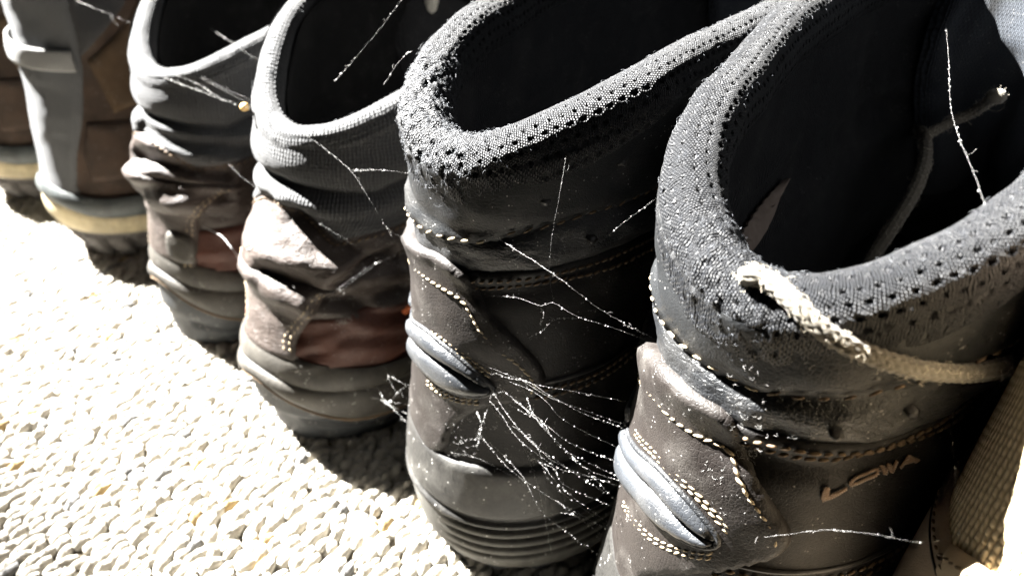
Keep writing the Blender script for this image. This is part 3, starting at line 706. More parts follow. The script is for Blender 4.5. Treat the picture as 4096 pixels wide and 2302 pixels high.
# ------------------------------------------------------------------ the pair of brown leather boots with grey fabric collars
ZB = [0, .010, .0167, .027, .0385, .0528, .058, .063, .069, .076, .082, .091, .102, .115, .135, .2]
B4 = [.0018, .0013, -.0026, -.0025, .0007, .0062, .0076, .0071, .0061, .0072, .0116, .019, .0207, .0223, .0265, .028]
B3 = [.0024, .002, .0009, .0025, .0055, .0085, .0095, .0100, .0068, .0067, .0085, .0137, .0174, .0187, .0205, .021]
def ankle_boot(pos, yaw, B, T, label):
    root = empty('ankle_boot', (*pos, 0), yaw); tag(root, label, 'boot', 'boots standing in a row on the carpet')
    zz = np.array(ZB); it = lambda v: np.interp(zz, ZK, v)
    tab = {}
    A = lambda u: np.sign(u)*np.interp(np.abs(u), tab['u'], tab['l']) if tab else u*.05
    cre = []
    def disp(u, z):
        d = .0010*noise2(A(u)/.018, z/.010, T['seed'], 3)*sstep(z, .045, .06)*(1-sstep(z, .088, .1))
        d = d+(.0002*noise2(A(u)/.0055, z/.0028, T['seed']+1, 3)-.0002*np.abs(noise2(A(u)/.008+z/.01, z/.0045-A(u)/.02, T['seed']+2, 2)))*sstep(z, .045, .055)*(1-sstep(z, .086, .094))
        for (c, w, dp) in cre:
            # crease: valley along a traced line, with soft shoulders
            d2 = np.full(np.shape(u), 1e9)
            a = A(u)
            for p, q in zip(c[:-1], c[1:]):
                ex, ez = q[0]-p[0], q[1]-p[1]; t = np.clip(((a-p[0])*ex+(z-p[1])*ez)/(ex*ex+ez*ez+1e-12), 0, 1)
                d2 = np.minimum(d2, (a-p[0]-t*ex)**2+(z-p[1]-t*ez)**2)
            d = d-dp*np.exp(-d2/w**2)+.55*dp*np.exp(-(np.sqrt(d2)-2.2*w)**2/(1.3*w)**2)
        zf = np.interp(np.abs(u), [0, .2, .6, .8, 3], [.1005, .0998, .0974, .1003, .108])
        d = d+.0014*gauss(z, zf-.005, .0032)-.0024*gauss(z, zf, .0018)+.0016*gauss(z, zf+.007, .0055)
        return d
    s = Shell(root, pos, yaw, ZB, B=B, F=it([.275, .28, .275, .24, .19, .16, .148, .142, .138, .138, .138]),
      Wd=it([.032, .0345, .0345, .0335, .0335, .034, .0325, .0325, .033, .034, .034]),
      DB=it([.042, .044, .044, .042, .04, .04, .038, .036, .036, .036, .036]),
      DF=it([.09, .09, .09, .08, .07, .06, .055, .05, .05, .05, .05]),
      rim=([-3, -2.2, -1.5, -.9, -.4, 0, .4, .9, 1.5, 2.2, 3], T['rim']), flare=.2)
    tab['u'], tab['l'] = s.utab, s.ltab
    for px, w, dp in T['creases']:
        q = s.tr(px); cre.append((np.stack([s.arc(q[:, 0]), q[:, 1]], 1), w, dp))
    s.disp = disp
    zfox = zline([(0, .043), (.05, .043), (.31, .0417), (.63, .0362), (.9, .0335), (3, .031)])
    zg = zline([(0, .0350), (.11, .0342), (.43, .0300), (.64, .0280), (.86, .0258), (3, .024)])
    zl = zline([(0, .0300), (.13, .0278), (.39, .0198), (.59, .0140), (.8, .0112), (3, .010)])
    zfab = lambda u: np.interp(np.abs(u), [0, .05, .15, .29, .45, .8, 3], [.0935, .0932, .0916, .0885, .084, .086, .095])
    s.surf('upper', .030, lambda u: zfab(u)+.002, 0, MAT['oxblood'], 360, 130)
    s.surf('outsole', -.0005, lambda u: zl(u)+.0003, lambda u, z, t: -.0020+.0016*t-.0014*gauss(t, .45, .06)*(np.abs(u) > .2), MAT['out'], 240, 24)
    bead = lambda h: (lambda u, z, t: .0004+h*np.clip(np.sin(math.pi*(.06+.88*t)), 0, 1)**.45)
    s.surf('welt', lambda u: zl(u)-.0002, lambda u: zl(u)+.0014, lambda u, z, t: .0006+.0014*np.sin(math.pi*t), MAT['thread_dull'], 240, 8)
    s.surf('midsole', lambda u: zl(u)+.0014, zg, bead(.0026), MAT['foxing'], 260, 22)
    s.surf('foxing', zg, zfox, bead(.0022), MAT['foxing'], 260, 22)
    # side panel of redder leather
    uu = np.linspace(.22, 1.7, 20); zt = np.interp(uu, [.22, .3, .6, 1.0, 1.7], [.0535, .0555, .0570, .0575, .056])
    for sg in (1, -1):
        s.panel('side_panel', np.vstack([np.stack([sg*uu, zt], 1), np.stack([sg*uu[::-1], zfox(uu[::-1])-.002], 1)]), MAT['redbrown'], .0010, .0008, .0001, .0024,
                extra=lambda u, z, d: .0008*noise2(s.arc(u)/.012, z/.0035, 77, 2))
    # back stay
    e = s.tr(T['stay']); r = np.vstack([[0, e[0, 1]+.003], e, [.25, .0405], [0, .0405]])
    st = s.panel('back_stay', mirror_poly(s, r, 0.0), MAT['oxblood'], .0022, .0016, .0002, .0018)
    ed = e.copy(); ed[:, 0] -= .035
    s.stitches('stitching', [ed, ed-[.04, 0], mirror_line(s, ed, 0.0), mirror_line(s, ed-[.04, 0], 0.0)], MAT['thread'], .0022, .0018, .00036, .0022, st)
    if T.get('loop'):
        q = s.tr(T['loop']); s.panel('embossed_badge', smoothpts(q, 5, True), MAT['foxing'], .0018, .0016, .0020, .0014, st)
    # fabric ankle
    fb = s.surf('ankle_fabric', zfab, lambda u: s.rim(u)-.002, lambda u, z, t: .0005+.0012*np.sqrt(np.clip(t/.12, 0, 1)), MAT['fabric'], 320, 90, -2.3, 2.3)
    U = np.linspace(-1.2, 1.2, 60); s.stitches('stitching', [np.stack([U, zfab(U)-.0014], 1)], MAT['thread_dull'], .0024, .0018, .00034, .0002, fb)
    lining_and_insole(s, -.009, MAT['lining_b'])
    co, V, info = collar_tube(s, 'collar', MAT['fabric'], .0052, .0056, .0022, nu=420, nf=60, back=1.15, lump=.0005)
    # seam where the lining is sewn to the roll
    nu, nf, _ = V.shape; j = int(.36*nf); P = V[8:-8, j]; C = V[8:-8].mean(1); N = P-C; N /= np.linalg.norm(N, axis=1)[:, None]
    a = Acc(); P2 = resample(P+N*.0001, .0004); Cn = resample(N, .0004) if False else None
    idx = np.arange(0, len(P2)-6, 5); Tn = P2[idx+3]-P2[idx]; Tn /= np.linalg.norm(Tn, axis=1)[:, None]; up = np.array([0, 0, 1.0]); b = np.cross(Tn, up); b /= np.linalg.norm(b, axis=1)[:, None]
    add_blobs(a, P2[idx], np.stack([Tn*.0008, b*.00035, np.cross(b, Tn)*.0003], -1), BLOB_S); a.build('stitching', MAT['fabric'], co, 'stuff')
    collar_fuzz('fuzz', V, 1200, MAT['fuzz'], co, None, .0005, .0014, .00004)
    tg = tongue(s, MAT['charcoal'], .075, .158, off=-.008, lean=.6, ua=2.1)
    lint(s, 'lint', T['lint'], MAT['dust'])
    s.collar = co; s.collar_bvh = register(co, s); s.tongue = tg
    return s
RIMB = [.150, .150, .150, .145, .126, .1175, .120, .131, .138, .144, .146]
T4 = dict(seed=40, rim=RIMB, stay=[(1330, 1160), (1291, 1196), (1227, 1303), (1195, 1356), (1200, 1424)],
  creases=[([(1050, 1095), (1100, 1110), (1200, 1140), (1310, 1175), (1450, 1200), (1600, 1150)], .0030, .0021), ([(1200, 850), (1300, 960), (1420, 1010), (1600, 1040)], .0028, .0024),
           ([(1280, 1200), (1400, 1215), (1500, 1260), (1640, 1240)], .0020, .0020), ([(1350, 1130), (1420, 1080), (1560, 1010)], .0018, .0018), ([(1230, 1420), (1400, 1350), (1600, 1330)], .0015, .0010)],
  lint=[(1370, 1262, 120, .0014), (1400, 1150, 25, .004), (1500, 1000, 25, .004), (1300, 1180, 25, .003), (1400, 1400, 14, .006)])
T3 = dict(seed=52, rim=RIMB, stay=[(940, 730), (900, 770), (840, 810), (800, 870), (795, 960), (790, 1070)],
  creases=[([(545, 625), (620, 640), (760, 670), (900, 690)], .0024, .0028), ([(560, 760), (650, 735), (780, 755), (880, 770)], .0030, .0024), ([(600, 500), (700, 560), (850, 580), (1000, 590)], .0024, .0020)],
  loop=[(690, 920), (780, 945), (785, 1040), (720, 1035), (690, 1000)],
  lint=[(900, 620, 30, .004), (980, 1330, 60, .003), (850, 700, 15, .005)])
S4 = ankle_boot((-.2165, .080), .12, B4, T4, 'brown leather boot with grey fabric collar and reddish side panel, touching the fuzzy-collared black boot')
S3 = ankle_boot((-.302, .075), .10, B3, T3, 'brown leather boot with grey fabric collar and heel badge, beside the suede trekking boot')

# ------------------------------------------------------------------ the pair of brown suede trekking boots
def trek_boot(pos, yaw, T, label):
    root = empty('trekking_boot', (*pos, 0), yaw); tag(root, label, 'boot', 'boots standing in a row on the carpet')
    s = Shell(root, pos, yaw, ZK, B=[.010, .004, .0, .0035, .006, .009, .011, .012, .013, .014, .015],
      F=[.275, .28, .275, .25, .21, .18, .16, .15, .145, .14, .14],
      Wd=[.034, .0365, .0365, .0345, .0335, .033, .0335, .0345, .035, .036, .036],
      DB=[.042, .044, .044, .042, .04, .04, .038, .036, .036, .036, .036],
      DF=[.09, .09, .09, .08, .07, .06, .055, .05, .05, .05, .05], rim=([0, .5, 1, 2, 3], [.150, .151, .154, .162, .165]), flare=.1)
    s.disp = lambda u, z: .0006*noise2(u*3, z/.012, T['seed'], 3)*sstep(z, .05, .065)
    s.surf('upper', .03, lambda u: s.rim(u)-.003, 0, MAT['suede'], 260, 90)
    zs = zline([(0, .0440), (.3, .0400), (.52, .0365), (.83, .0356), (3, .040)]); zt = zline([(0, .0345), (.25, .0325), (.5, .0270), (.83, .0250), (3, .028)]); zo = zline([(0, .0200), (.3, .0185), (.6, .0170), (1, .0150), (3, .016)])
    per = lambda u: (np.sin(s.arc(u)/.0062*math.pi) > -.25).astype(float)
    s.surf('outsole', -.0005, zo, lambda u, z, t: .0008-.0045*(1-per(u))*(t < .72)-.0018*gauss(t, .8, .06), MAT['lug'], 700, 22)
    bead = lambda h: (lambda u, z, t: .0006+h*np.clip(np.sin(math.pi*(.08+.84*t)), 0, 1)**.5)
    s.surf('midsole', lambda u: zo(u)-.0002, lambda u: zt(u)+.0005, bead(.0024), MAT['tan_mid'], 240, 20)
    s.surf('rand', zt, zs, bead(.0034), MAT['slate'], 240, 20)
    e = np.array([[.60, .149], [.60, .1037], [.56, .088], [.52, .074], [.42, .058], [.37, .044], [.36, .038]])
    bs = s.panel('back_stay', mirror_poly(s, np.vstack([[0, .149], e, [0, .038]]), 0), MAT['stretch'], .0016, .0014, .0002, .0022)
    P = np.array([[.60, .1035], [1.05, .128], [1.05, .149], [.60, .149]])
    for sg in (1, -1):
        c = s.panel('ankle_cloth', P*[sg, 1], MAT['charcoal'], .0014, .0012, .0001, .0024)
        t2 = np.array([[.64, .1015], [1.12, .1250], [1.45, .118], [1.40, .088], [.98, .0800], [.76, .0765], [.70, .088]])
        s.panel('suede_overlay', t2*[sg, 1], MAT['suede_light'], .0018, .0012, .0002, .0024)
        t3 = np.array([[.55, .0735], [.9, .072], [1.5, .076], [1.6, .060], [1.2, .046], [.5, .0445], [.48, .058]])
        s.panel('suede_overlay', t3*[sg, 1], MAT['suede'], .0014, .0012, .0002, .0024)
    # pull loop of webbing across the heel
    n, m = 50, 8; U = np.linspace(-.52, .56, n); t = np.linspace(0, 1, n); V = []
    off = .0018+.0020*np.sin(math.pi*t)**.8
    for o in (0, .0013):
        for zo_ in np.linspace(-.0048, .0048, m): V.append(s.pt(U, .1045+zo_-.004*(t-.5), off+o+.0007*math.cos(zo_*300)))
    V = np.array(V).reshape(2, m, n, 3); F = []
    V = np.concatenate([V[0], V[1][::-1]]).reshape(-1, 3); F = grid_faces(2*m, n, True, False)
    mesh('pull_loop', V, F, MAT['webbing'], s.root, np.stack([np.tile(s.arc(U), 2*m), np.repeat(np.linspace(0, .02, 2*m), n)], 1))
    lining_and_insole(s, -.009, MAT['lining_b'])
    collar_tube(s, 'collar', MAT['charcoal'], .0055, .006, .002, nu=300, nf=48, back=1.3)
    tongue(s, MAT['charcoal'], .09, .19, off=-.008, lean=.5)
    return s
S2 = trek_boot((-.412, .066), .03, dict(seed=3), 'brown suede trekking boot with grey pull loop and tan midsole, beside the brown leather boots')
S1 = trek_boot((-.512, .052), .00, dict(seed=9), 'brown suede trekking boot at the end of the row')

# ------------------------------------------------------------------ beige mesh shoe at the other end
def beige_boot(pos, yaw, label):
    root = empty('mesh_shoe', (*pos, 0), yaw); tag(root, label, 'shoe')
    s = Shell(root, pos, yaw, ZK, B=[.006, .002, 0, .001, .003, .006, .0085, .010, .010, .010, .010],
      F=[.27, .275, .27, .24, .20, .17, .15, .14, .14, .14, .14], Wd=[.034, .0365, .037, .0365, .0355, .0345, .034, .0335, .033, .033, .033],
      DB=[.042, .044, .044, .042, .04, .038, .036, .036, .036, .036, .036], DF=[.09, .09, .09, .08, .07, .06, .055, .05, .05, .05, .05],
      rim=([0, .5, 1, 2, 3], [.155, .153, .152, .156, .158]), toe=.1)
    s.surf('upper', .028, lambda u: s.rim(u)-.003, 0, MAT['beige_mesh'], 260, 100)
    s.surf('sole', -.0005, .030, lambda u, z, t: .001+.002*np.sin(math.pi*t)**.5, MAT['taupe'], 240, 24)
    return s
S7 = beige_boot((.0180, .0922), .0, 'beige mesh shoe lit by a patch of sun, beside the laced black boot')
def dress_beige(s):
    # smooth heel panel with a curved top edge, darker trim round the side
    U = np.linspace(-.60, .60, 40); zt = np.interp(np.abs(U), [0, .34, .47, .60], [.1085, .1065, .1043, .0995])
    hp = s.panel('heel_panel', np.vstack([np.stack([U, zt], 1), np.stack([U[::-1], np.full(40, .029)], 1)]), MAT['beige'], .0015, .0014, .0004, .002, extra=lambda u, z, d: .0005*noise2(s.arc(u)/.01, z/.006, 61, 3))
    s.stitches('stitching', [np.stack([U, zt-.0026], 1)], MAT['thread_dull'], .0022, .0017, .0003, .0020, hp)
    for sg in (1, -1):
        U = sg*np.linspace(.50, 2.1, 40); zt = np.interp(np.abs(U), [.50, .65, .95, 2.1], [.0985, .0985, .0980, .090])
        tr_ = s.panel('side_trim', np.vstack([np.stack([U, zt], 1), np.stack([U[::-1], np.full(40, .029)], 1)]), MAT['taupe'], .0018, .0014, .0001, .0022)
        s.seam('trim_seam', np.stack([U, zt-.0040], 1), MAT['quarter'], .0006, .0016, tr_)
        s.stitches('stitching', [np.stack([U, zt-.0022], 1)], MAT['thread_dull'], .0022, .0017, .0003, .0019, tr_)
    lining_and_insole(s, -.008, MAT['lining_b'])
    collar_tube(s, 'collar', MAT['taupe'], .005, .006, .002, nu=260, nf=40, back=1.3)
    tongue(s, MAT['beige_mesh'], .09, .175, off=-.007, lean=.4)
dress_beige(S7)

# ------------------------------------------------------------------ laces
def cord(P, r, name, mat, parent, fuzz=0, flat=1.0):
    """round braided lace: two counter-wound families of plump yarn"""
    P = resample(smoothpts(P, 10), .00032); n = len(P); k = 44; T, N, B = frames(P); a = np.arange(k)/k*2*math.pi
    L = np.arange(n)*.00032; th = a[None]; nc = 9
    col = th*nc/(2*math.pi); ci = np.floor(col); cf = col-ci; sgn = np.where(ci % 2 == 0, 1, -1)
    ph = (L[:, None]/.00185+sgn*(cf-.5)*.55+.5*(ci % 2)); pf = ph-np.floor(ph)
    hgt = np.sqrt(np.clip(1-((pf-.5)*2)**2, 0, 1))*np.sqrt(np.clip(1-((cf-.5)*2)**2*.9, 0, 1))
    jit = noise2(np.floor(ph)*.9+ci*3.1, ci*1.7, 17, 1)
    R = r*(.80+.26*hgt+.05*jit)
    V = P[:, None]+R[..., None]*(np.cos(a)[None, :, None]*N[:, None]+flat*np.sin(a)[None, :, None]*B[:, None])
    cap0, cap1 = P[0]-T[0]*r*.2, P[-1]+T[-1]*r*.2
    V[0] = cap0+(V[0]-P[0])*.3; V[-1] = cap1+(V[-1]-P[-1])*.3
    o = mesh(name, V.reshape(-1, 3), grid_faces(n, k, False, True), mat, parent)
    if fuzz: collar_fuzz('fuzz', V, fuzz, MAT['fuzz_lace'], o, None, .0005, .0018, .00003)
    return o
def lay(s, px, r, bvhs, lift=1.0):
    out = []
    for p in px:
        h = cast(s, bvhs, *p[:2]); q = h[1]+h[2]*r*lift
        if len(p) > 2: q = q+np.array([0, 0, p[2]])
        out.append(q)
    return np.array(out)
def on_plane(s, px, z): 
    d = ray(*px); return s.to_local(C_P+d*((z-C_P[2])/d[2]))
bv = [S6.collar_bvh, S6.upper_bvh, S6.band_bvh]
P = lay(S6, [(3012, 1120), (3060, 1105), (3120, 1150), (3180, 1215), (3250, 1280), (3330, 1340), (3430, 1392), (3550, 1440), (3700, 1482)], .0017, bv, .8)
# from there it leads slack across to its hook
d0 = np.linalg.norm(S6.to_world(P[-1])-C_P)
P = np.vstack([P]+[S6.to_local(C_P+ray(*p)*d0*k)[None] for p, k in (((3840, 1500), 1.035), ((3950, 1500), 1.08), ((4050, 1475), 1.13), ((4130, 1435), 1.18))])
P0 = P.copy()
for _ in range(3): P[1:-1] = .25*P[:-2]+.5*P[1:-1]+.25*P[2:]
P += (P0-P).mean(0)+np.array([0, 0, .0003])
ins = P[0]+np.array([[-.004, .012, -.030], [-.003, .008, -.016], [-.0012, .0035, -.0045]])
lace = cord(np.vstack([ins, P]), .00165, 'lace', MAT['lace'], S6.root, 500)
# frayed tip where the lace ends on the boot's side
a = Acc(); e0 = P[-1]; ed = P[-1]-P[-2]; ed /= np.linalg.norm(ed)
for i in range(24):
    d = ed*RNG.uniform(.3, 1)+RNG.normal(0, .25, 3); t = np.linspace(0, 1, 6)[:, None]; a.tube(e0+d*t*.006+np.array([0, 0, -.0015])*t*t*RNG.random(), .00006, 4)
a.build('frayed_tip', MAT['fuzz_lace'], lace, 'stuff')
# the rest of the lace, looped down inside the boot
loop = [(on_plane(S6, p, z)) for p, z in [((3250, 470), .100), ((3380, 415), .106), ((3500, 402), .112), ((3610, 440), .116), ((3690, 540), .118), ((3700, 640), .116), ((3660, 760), .111), ((3590, 880), .104), ((3510, 1000), .096), ((3450, 1110), .088)]]
cord(np.array(loop), .0019, 'lace', MAT['lace'], S6.root, 500)
tip = [(on_plane(S6, p, z)) for p, z in [((3700, 545), .121), ((3790, 495), .124), ((3890, 450), .128), ((3950, 410), .133), ((3985, 385), .136)]]
l2 = cord(np.array(tip), .0015, 'lace', MAT['lace'], S6.root, 200)
a = Acc(); add_blobs(a, [tip[-1]], np.array([[[.0028, 0, 0], [0, .0032, 0], [0, 0, .0022]]])); 
for i in range(50):
    d = RNG.normal(0, 1, 3); d /= np.linalg.norm(d); t = np.linspace(0, 1, 5)[:, None]; a.tube(tip[-1]+d*.0015+d*t*.0016, .00005, 4)
a.build('frayed_tip', MAT['lace'], l2, 'stuff')
# pinking-edged cloth label inside the laced boot
def cloth_label(s):
    lin = [o for o in s.root.children if o.name.startswith('lining')][0]; b = register(lin, s)
    left = [(2912, 1040), (2920, 985), (2950, 925), (2985, 872), (3030, 812), (3080, 755), (3125, 715)]; right = [(2960, 1035), (3005, 985), (3040, 935), (3070, 885), (3092, 830), (3110, 775), (3127, 718)]
    Lp, Rp = smoothpts(left, 6), smoothpts(right, 6); n = len(Lp); k = 8; G = np.zeros((n, k, 3))
    for i in range(n):
        w = Rp[i]-Lp[i]; lp = Lp[i]+w*(.09 if i % 3 == 0 else 0)
        for j in range(k):
            p = lp+(Rp[i]-lp)*j/(k-1); h = cast(s, [b], *p); G[i, j] = h[1]+h[2]*(.0012+.0012*math.sin(j/(k-1)*math.pi)) if h else np.nan
    ok = ~np.isnan(G).any(axis=(1, 2)); G = G[ok]; n = len(G)
    if n < 3: return
    nr = np.cross(G[1:, :-1]-G[:-1, :-1], G[:-1, 1:]-G[:-1, :-1]).reshape(-1, 3).mean(0); nr /= np.linalg.norm(nr)
    V = np.concatenate([G.reshape(-1, 3), (G+nr*.0005).reshape(-1, 3)]); F = np.vstack([grid_faces(n, k), grid_faces(n, k, flip=True)+n*k])
    mesh('cloth_label', V, F, MAT['label_cloth'], s.root, smooth=False)
cloth_label(S6)
# orange cord loop on the side of the brown boot, pale tab at the top of its tongue
def orange_loop(s):
    q = s.trace(1635, 1212); t = np.linspace(0, 2*math.pi, 24); u0 = s.arc(q[0])
    P = s.pt(s.inv_arc(u0+.0022*np.cos(t)), q[1]+.0032*np.sin(t), .0015+0*t); a = Acc(); a.tube(P, .0011, 8); a.build('lace_loop', MAT['orange'], s.root)
orange_loop(S4)
def pale_tab(s):
    me = s.tongue.data; V = np.empty(len(me.vertices)*3, np.float32); me.vertices.foreach_get('co', V); V = V.reshape(-1, 3)
    d = s.to_local(ray(1690, 10), True); o = s.to_local(C_P); t = (V-o)@d; dd = np.linalg.norm(V-o-t[:, None]*d, axis=1); tt = t[dd.argmin()]
    c = o+d*tt; a = Acc(); th = np.linspace(-.1, 1.1, 18); P = np.stack([c[0]+.006*np.cos(th*math.pi), np.full(18, c[1]), c[2]+.010-.016*np.sin(th*math.pi)], 1)
    a.tube(P, .0030, 10); a.build('tongue_tab', MAT['pale'], s.root)
pale_tab(S4)

# ------------------------------------------------------------------ cobwebs
ALL = dict(S1=S1, S2=S2, S3=S3, S4=S4, S5=S5, S6=S6, S7=S7)
def anchor(nm, px):
    """world point: where the pixel's ray meets that boot (collar included)"""
    if isinstance(nm, tuple):                  # (boot, height): hangs inside a boot at that height
        d = ray(*px); return C_P+d*((nm[1]-C_P[2])/d[2])
    s = ALL[nm]; bs = [b for b in (getattr(s, 'collar_bvh', None),) if b]; h = cast(s, bs+[s.bvh], *px)
    if h is not None: return s.to_world(h[1]+h[2]*.0006)
    u, z = s.trace(*px); return s.to_world(s.pt(np.array([u]), np.array([z]), .0010)[0])
def strand(a, b, px, r=.00006, beads=1.0, wob=1.0, curls=.3, bow=.08):
    """thread through the pixels px, from anchor a to anchor b, straight in depth between them"""
    px = np.array(px, float); A, Bp = anchor(a, px[0]), anchor(b, px[-1]); L = np.r_[0, np.cumsum(np.linalg.norm(np.diff(px, axis=0), axis=1))]; f = L/L[-1]
    da, db = (A-C_P)@C_F, (Bp-C_P)@C_F; pts = []
    for p, k in zip(px, f):
        d = C_F*FPX+C_R*(p[0]-2048)-C_U*(p[1]-1151); d = d/(d@C_F); dep = (1-bow*math.sin(math.pi*k))/((1-k)/da+k/db); pts.append(C_P+d*dep)
    pts[0], pts[-1] = A, Bp
    P = resample(smoothpts(np.array(pts), 6), .0006); n = len(P)
    P[1:-1] += wob*.00013*np.stack([noise1(np.arange(n)*.35, int(px[0, 0])+k, 3) for k in range(3)], 1)[1:-1]
    acc = Acc(); acc.tube(P, r*(1+.5*np.abs(noise1(np.arange(n)*.5, 3))), 5)
    m = int(n*.55*beads)
    if m:
        i = RNG.integers(0, n, m); sz = .00006*np.exp(RNG.normal(0, .55, m)); R = rand_rot(m)*(sz[:, None, None]*RNG.uniform(.5, 1.7, (m, 1, 3)))
        add_blobs(acc, P[i]+RNG.normal(0, .00010, (m, 3)), R, BLOB_S)
        for j in RNG.integers(0, n, int(n*.16*curls)+1):     # short curled fibres caught on the thread
            t = np.linspace(0, 1, 7); cu = RNG.uniform(-4, 4); ln = RNG.uniform(.0006, .0020); D = RNG.normal(size=3); D /= np.linalg.norm(D); E = np.cross(D, RNG.normal(size=3)); E /= np.linalg.norm(E)
            acc.tube(P[j]+ln*(np.outer(t*np.cos(cu*t), D)+np.outer(t*np.sin(cu*t), E)), .000014, 4)
    return acc
def cobweb(label, strands, extra=None):
    c = None; accs = [strand(*q[:3], **(q[3] if len(q) > 3 else {})) for q in strands]
    base = np.vstack(accs[0].V)[0]; root = empty('cobweb', base); tag(root, label, 'cobweb', 'cobwebs strung between the boots')
    for a in accs:
        a.V = [v-base for v in a.V]; a.build('thread', MAT['web'], root)
    if extra: extra(root, base)
    return root
thin = dict(r=.000005, beads=.35, wob=.4, curls=.03); thick = dict(r=.000014, beads=2.2, wob=.9, curls=.35); mid = dict(r=.000007, beads=1.2, wob=.7, curls=.12)
cobweb('dusty forked cobweb from the fuzzy-collared boot\'s ankle to the laced boot\'s heel', [
    ('S5', 'S6', [(1960, 930), (2010, 965), (2170, 1065), (2300, 1160), (2420, 1250), (2530, 1338)], thick),
    ('S5', 'S6', [(1968, 1178), (2070, 1190), (2160, 1222), (2215, 1212), (2300, 1262), (2420, 1300), (2532, 1352)], mid),
    ('S5', 'S5', [(2110, 1345), (2165, 1325), (2225, 1278), (2305, 1266)], mid),
    ('S5', 'S5', [(2160, 1225), (2175, 1260), (2160, 1290)], mid)])
cobweb('fine thread hanging from the fuzzy collar down to the forked cobweb', [('S5', 'S5', [(2268, 618), (2245, 740), (2215, 900), (2200, 1020), (2200, 1120), (2212, 1205)], thin)])
cobweb('faint slanting thread between the two knit collars', [('S6', 'S5', [(2690, 752), (2600, 812), (2500, 885), (2390, 970)], thin)])
cobweb('tangle of dusty threads low between the two black boots', [
    ('S5', 'S6', [(1950, 1470), (2030, 1510), (2110, 1525), (2200, 1580), (2330, 1650), (2450, 1712)], mid),
    ('S5', 'S6', [(1985, 1530), (2060, 1600), (2150, 1680), (2250, 1790), (2340, 1870), (2400, 1915)], mid),
    ('S5', 'S6', [(1930, 1560), (2000, 1650), (2060, 1740), (2130, 1800), (2230, 1870), (2320, 1895), (2400, 1925)], mid),
    ('S5', 'S5', [(1945, 1600), (2010, 1680), (2090, 1780), (2120, 1850), (2150, 1940), (2175, 2050), (2200, 2180), (2225, 2300)], mid),
    ('S5', 'S6', [(2100, 1790), (2180, 1870), (2260, 1960), (2330, 2060)], mid),
    ('S5', 'S6', [(2155, 1960), (2220, 2000), (2290, 2040), (2352, 2092)], mid),
    ('S5', 'S6', [(2190, 2055), (2270, 2052), (2340, 2085)], thin),
    ('S5', 'S5', [(1780, 1800), (1900, 1828), (1960, 1855), (2050, 1905), (2125, 1950)], thin),
    *[('S5', 'S6', [(a, b), ((a*2+c)/3+dx, (b*2+d)/3+dy), ((a+2*c)/3-dx*.6, (b+2*d)/3+dy*.4), (c, d)], mid if k % 3 else thin) for k, (a, b, c, d, dx, dy) in enumerate([
        (1990, 1500, 2420, 1790, 20, -20), (2010, 1560, 2395, 1900, 30, 10), (1950, 1530, 2380, 1990, -10, 40), (2040, 1480, 2445, 1690, 0, 25), (1970, 1640, 2360, 2080, 40, -10), (2020, 1600, 2435, 1850, 25, 15), (2060, 1700, 2370, 1930, 10, 35), (1900, 1700, 2330, 2120, -20, 20), (2120, 1830, 2350, 2010, 15, -20), (1930, 1450, 2470, 1600, 10, 30), (2080, 1520, 2400, 2000, -30, 10), (1960, 1760, 2300, 2200, 20, 0)])],
    ('S5', 'S5', [(1900, 1620), (1925, 1700), (1910, 1780)], thick), ('S5', 'S5', [(1960, 1610), (1930, 1690), (1900, 1760)], mid)])
cobweb('branching dusty thread from the brown boot\'s fabric collar to the fuzzy-collared boot', [
    ('S4', 'S5', [(1190, 520), (1300, 595), (1400, 680), (1450, 750), (1510, 850), (1560, 920), (1615, 980)], mid), ('S4', 'S5', [(1405, 680), (1480, 680), (1560, 683), (1640, 695)], mid),
    ('S4', 'S4', [(1470, 790), (1495, 790)], thin), ('S4', 'S4', [(1545, 890), (1560, 930), (1575, 965)], thin)])
cobweb('matted cobweb low between the reddish side panel and the fuzzy-collared boot', [
    ('S4', 'S5', [(1480, 1585), (1530, 1600), (1590, 1650), (1650, 1710)], thick), ('S4', 'S5', [(1500, 1530), (1540, 1600), (1600, 1640), (1645, 1660)], mid), ('S4', 'S5', [(1545, 1490), (1590, 1520), (1648, 1560)], mid),
    ('S4', 'S5', [(1530, 1450), (1580, 1560), (1640, 1600)], thin), ('S4', 'S5', [(1560, 1600), (1600, 1560), (1645, 1520)], mid), ('S4', 'S5', [(1500, 1590), (1580, 1610), (1645, 1620)], thin)])
def egg(root, base):
    a = Acc(); p = anchor('S4', (1075, 438)); q = anchor('S3', (690, 318)); 
    d = ray(978, 428); dep = .5*(np.linalg.norm(p-C_P)+np.linalg.norm(q-C_P)); c = C_P+d*(dep*.93)-base
    add_blobs(a, [c], np.array([np.diag([.0016, .0016, .0014])])); add_blobs(a, [c+[.0014, 0, .001]], np.array([np.diag([.0008, .0008, .0008])])); a.build('husk', MAT['amber'], root)
cobweb('cobweb with an amber husk strung between the two brown leather boots', [
    ('S3', 'S4', [(660, 312), (760, 350), (880, 395), (978, 428), (1075, 440)], thick), ('S3', 'S4', [(690, 255), (830, 325), (960, 395), (1072, 430)], thin), ('S3', 'S4', [(700, 300), (800, 340), (900, 400), (1072, 436)], mid)], egg)
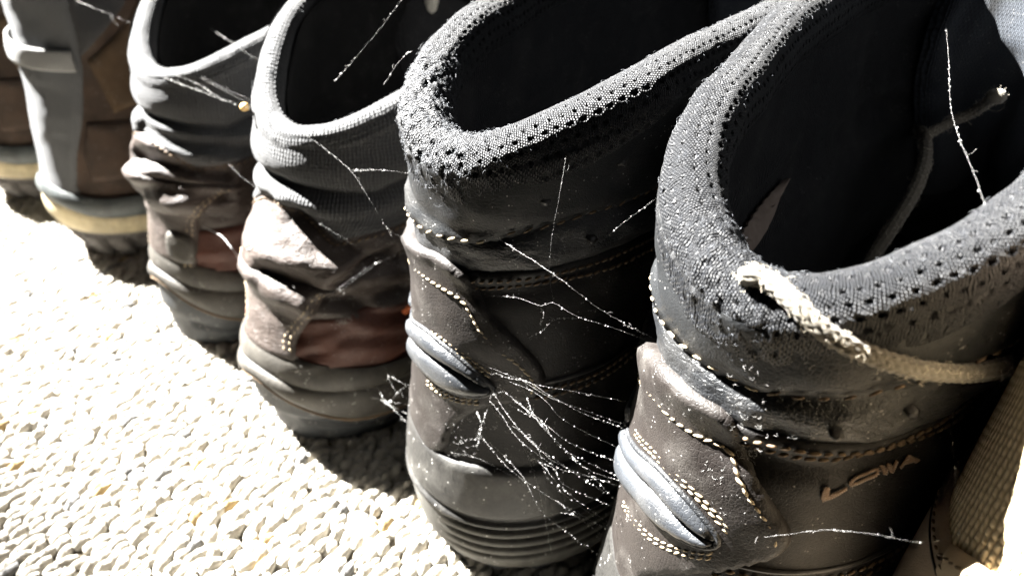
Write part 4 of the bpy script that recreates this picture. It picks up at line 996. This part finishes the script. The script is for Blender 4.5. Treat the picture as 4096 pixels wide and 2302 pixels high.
cobweb('forked pale thread beside the back stay of the badge-heeled brown boot', [
    ('S3', 'S3', [(812, 905), (880, 940), (925, 990), (960, 1050), (985, 1110), (1008, 1190)], dict(r=.00012, beads=.5, wob=.8, curls=.1)), ('S3', 'S4', [(955, 1012), (985, 1000), (1020, 988)], dict(r=.0001, beads=.4, wob=.6, curls=.1))])
cobweb('thread stretched from the suede trekking boot to the badge-heeled boot collar', [('S2', 'S3', [(300, 0), (360, 25), (450, 62)], thick), ('S2', 'S3', [(430, 40), (460, 90), (500, 140)], thin)])
cobweb('fine thread slanting from the badge-heeled boot collar to its neighbour', [('S3', 'S4', [(830, 110), (920, 165), (1000, 220), (1070, 262)], mid), ('S3', 'S4', [(700, 230), (850, 330), (1000, 400), (1075, 470)], thin), ('S3', 'S4', [(900, 640), (960, 700), (1040, 760), (1110, 790)], thin)])
cobweb('dusty threads crossing the opening of the reddish-sided boot', [
    ((4, .158), (4, .138), [(1605, 0), (1540, 90), (1440, 210), (1340, 325)], mid), ('S5', (4, .145), [(1650, 180), (1600, 240), (1545, 325)], mid)])
cobweb('faint dust-beaded threads inside the fuzzy-collared boot opening', [((5, .120), (5, .125), [(2080, 205), (2150, 180), (2230, 165), (2330, 138)], thin), ((5, .110), (5, .120), [(2240, 330), (2380, 290), (2520, 170)], thin)])
cobweb('web threads crossed over the wrinkles of the reddish-sided boot', [
    ('S4', 'S4', [(1240, 865), (1370, 950), (1520, 1040), (1640, 1075)], thin), ('S4', 'S4', [(1640, 1000), (1520, 1045), (1400, 1120), (1310, 1185)], mid), ('S4', 'S4', [(1530, 1035), (1430, 1110), (1335, 1180)], thin)])
cobweb('fine dust-beaded thread hanging in the laced boot\'s opening', [((6, .150), 'S6', [(3780, 0), (3785, 110), (3795, 250), (3802, 420), (3840, 560), (3895, 690), (3945, 830)], dict(r=.000008, beads=.5, wob=.5, curls=.1))])
cobweb('thin beaded thread from the heel counter of the laced boot to the beige shoe', [
    ('S6', 'S7', [(3000, 2145), (3150, 2135), (3300, 2118), (3500, 2135), (3700, 2168), (3860, 2135)], dict(r=.000007, beads=.5, wob=.4, curls=.1)),
    ('S6', 'S7', [(3800, 1640), (3810, 1760), (3820, 1880), (3832, 2040), (3835, 2150), (3825, 2230)], dict(r=.000007, beads=.5, wob=.4, curls=.1))])
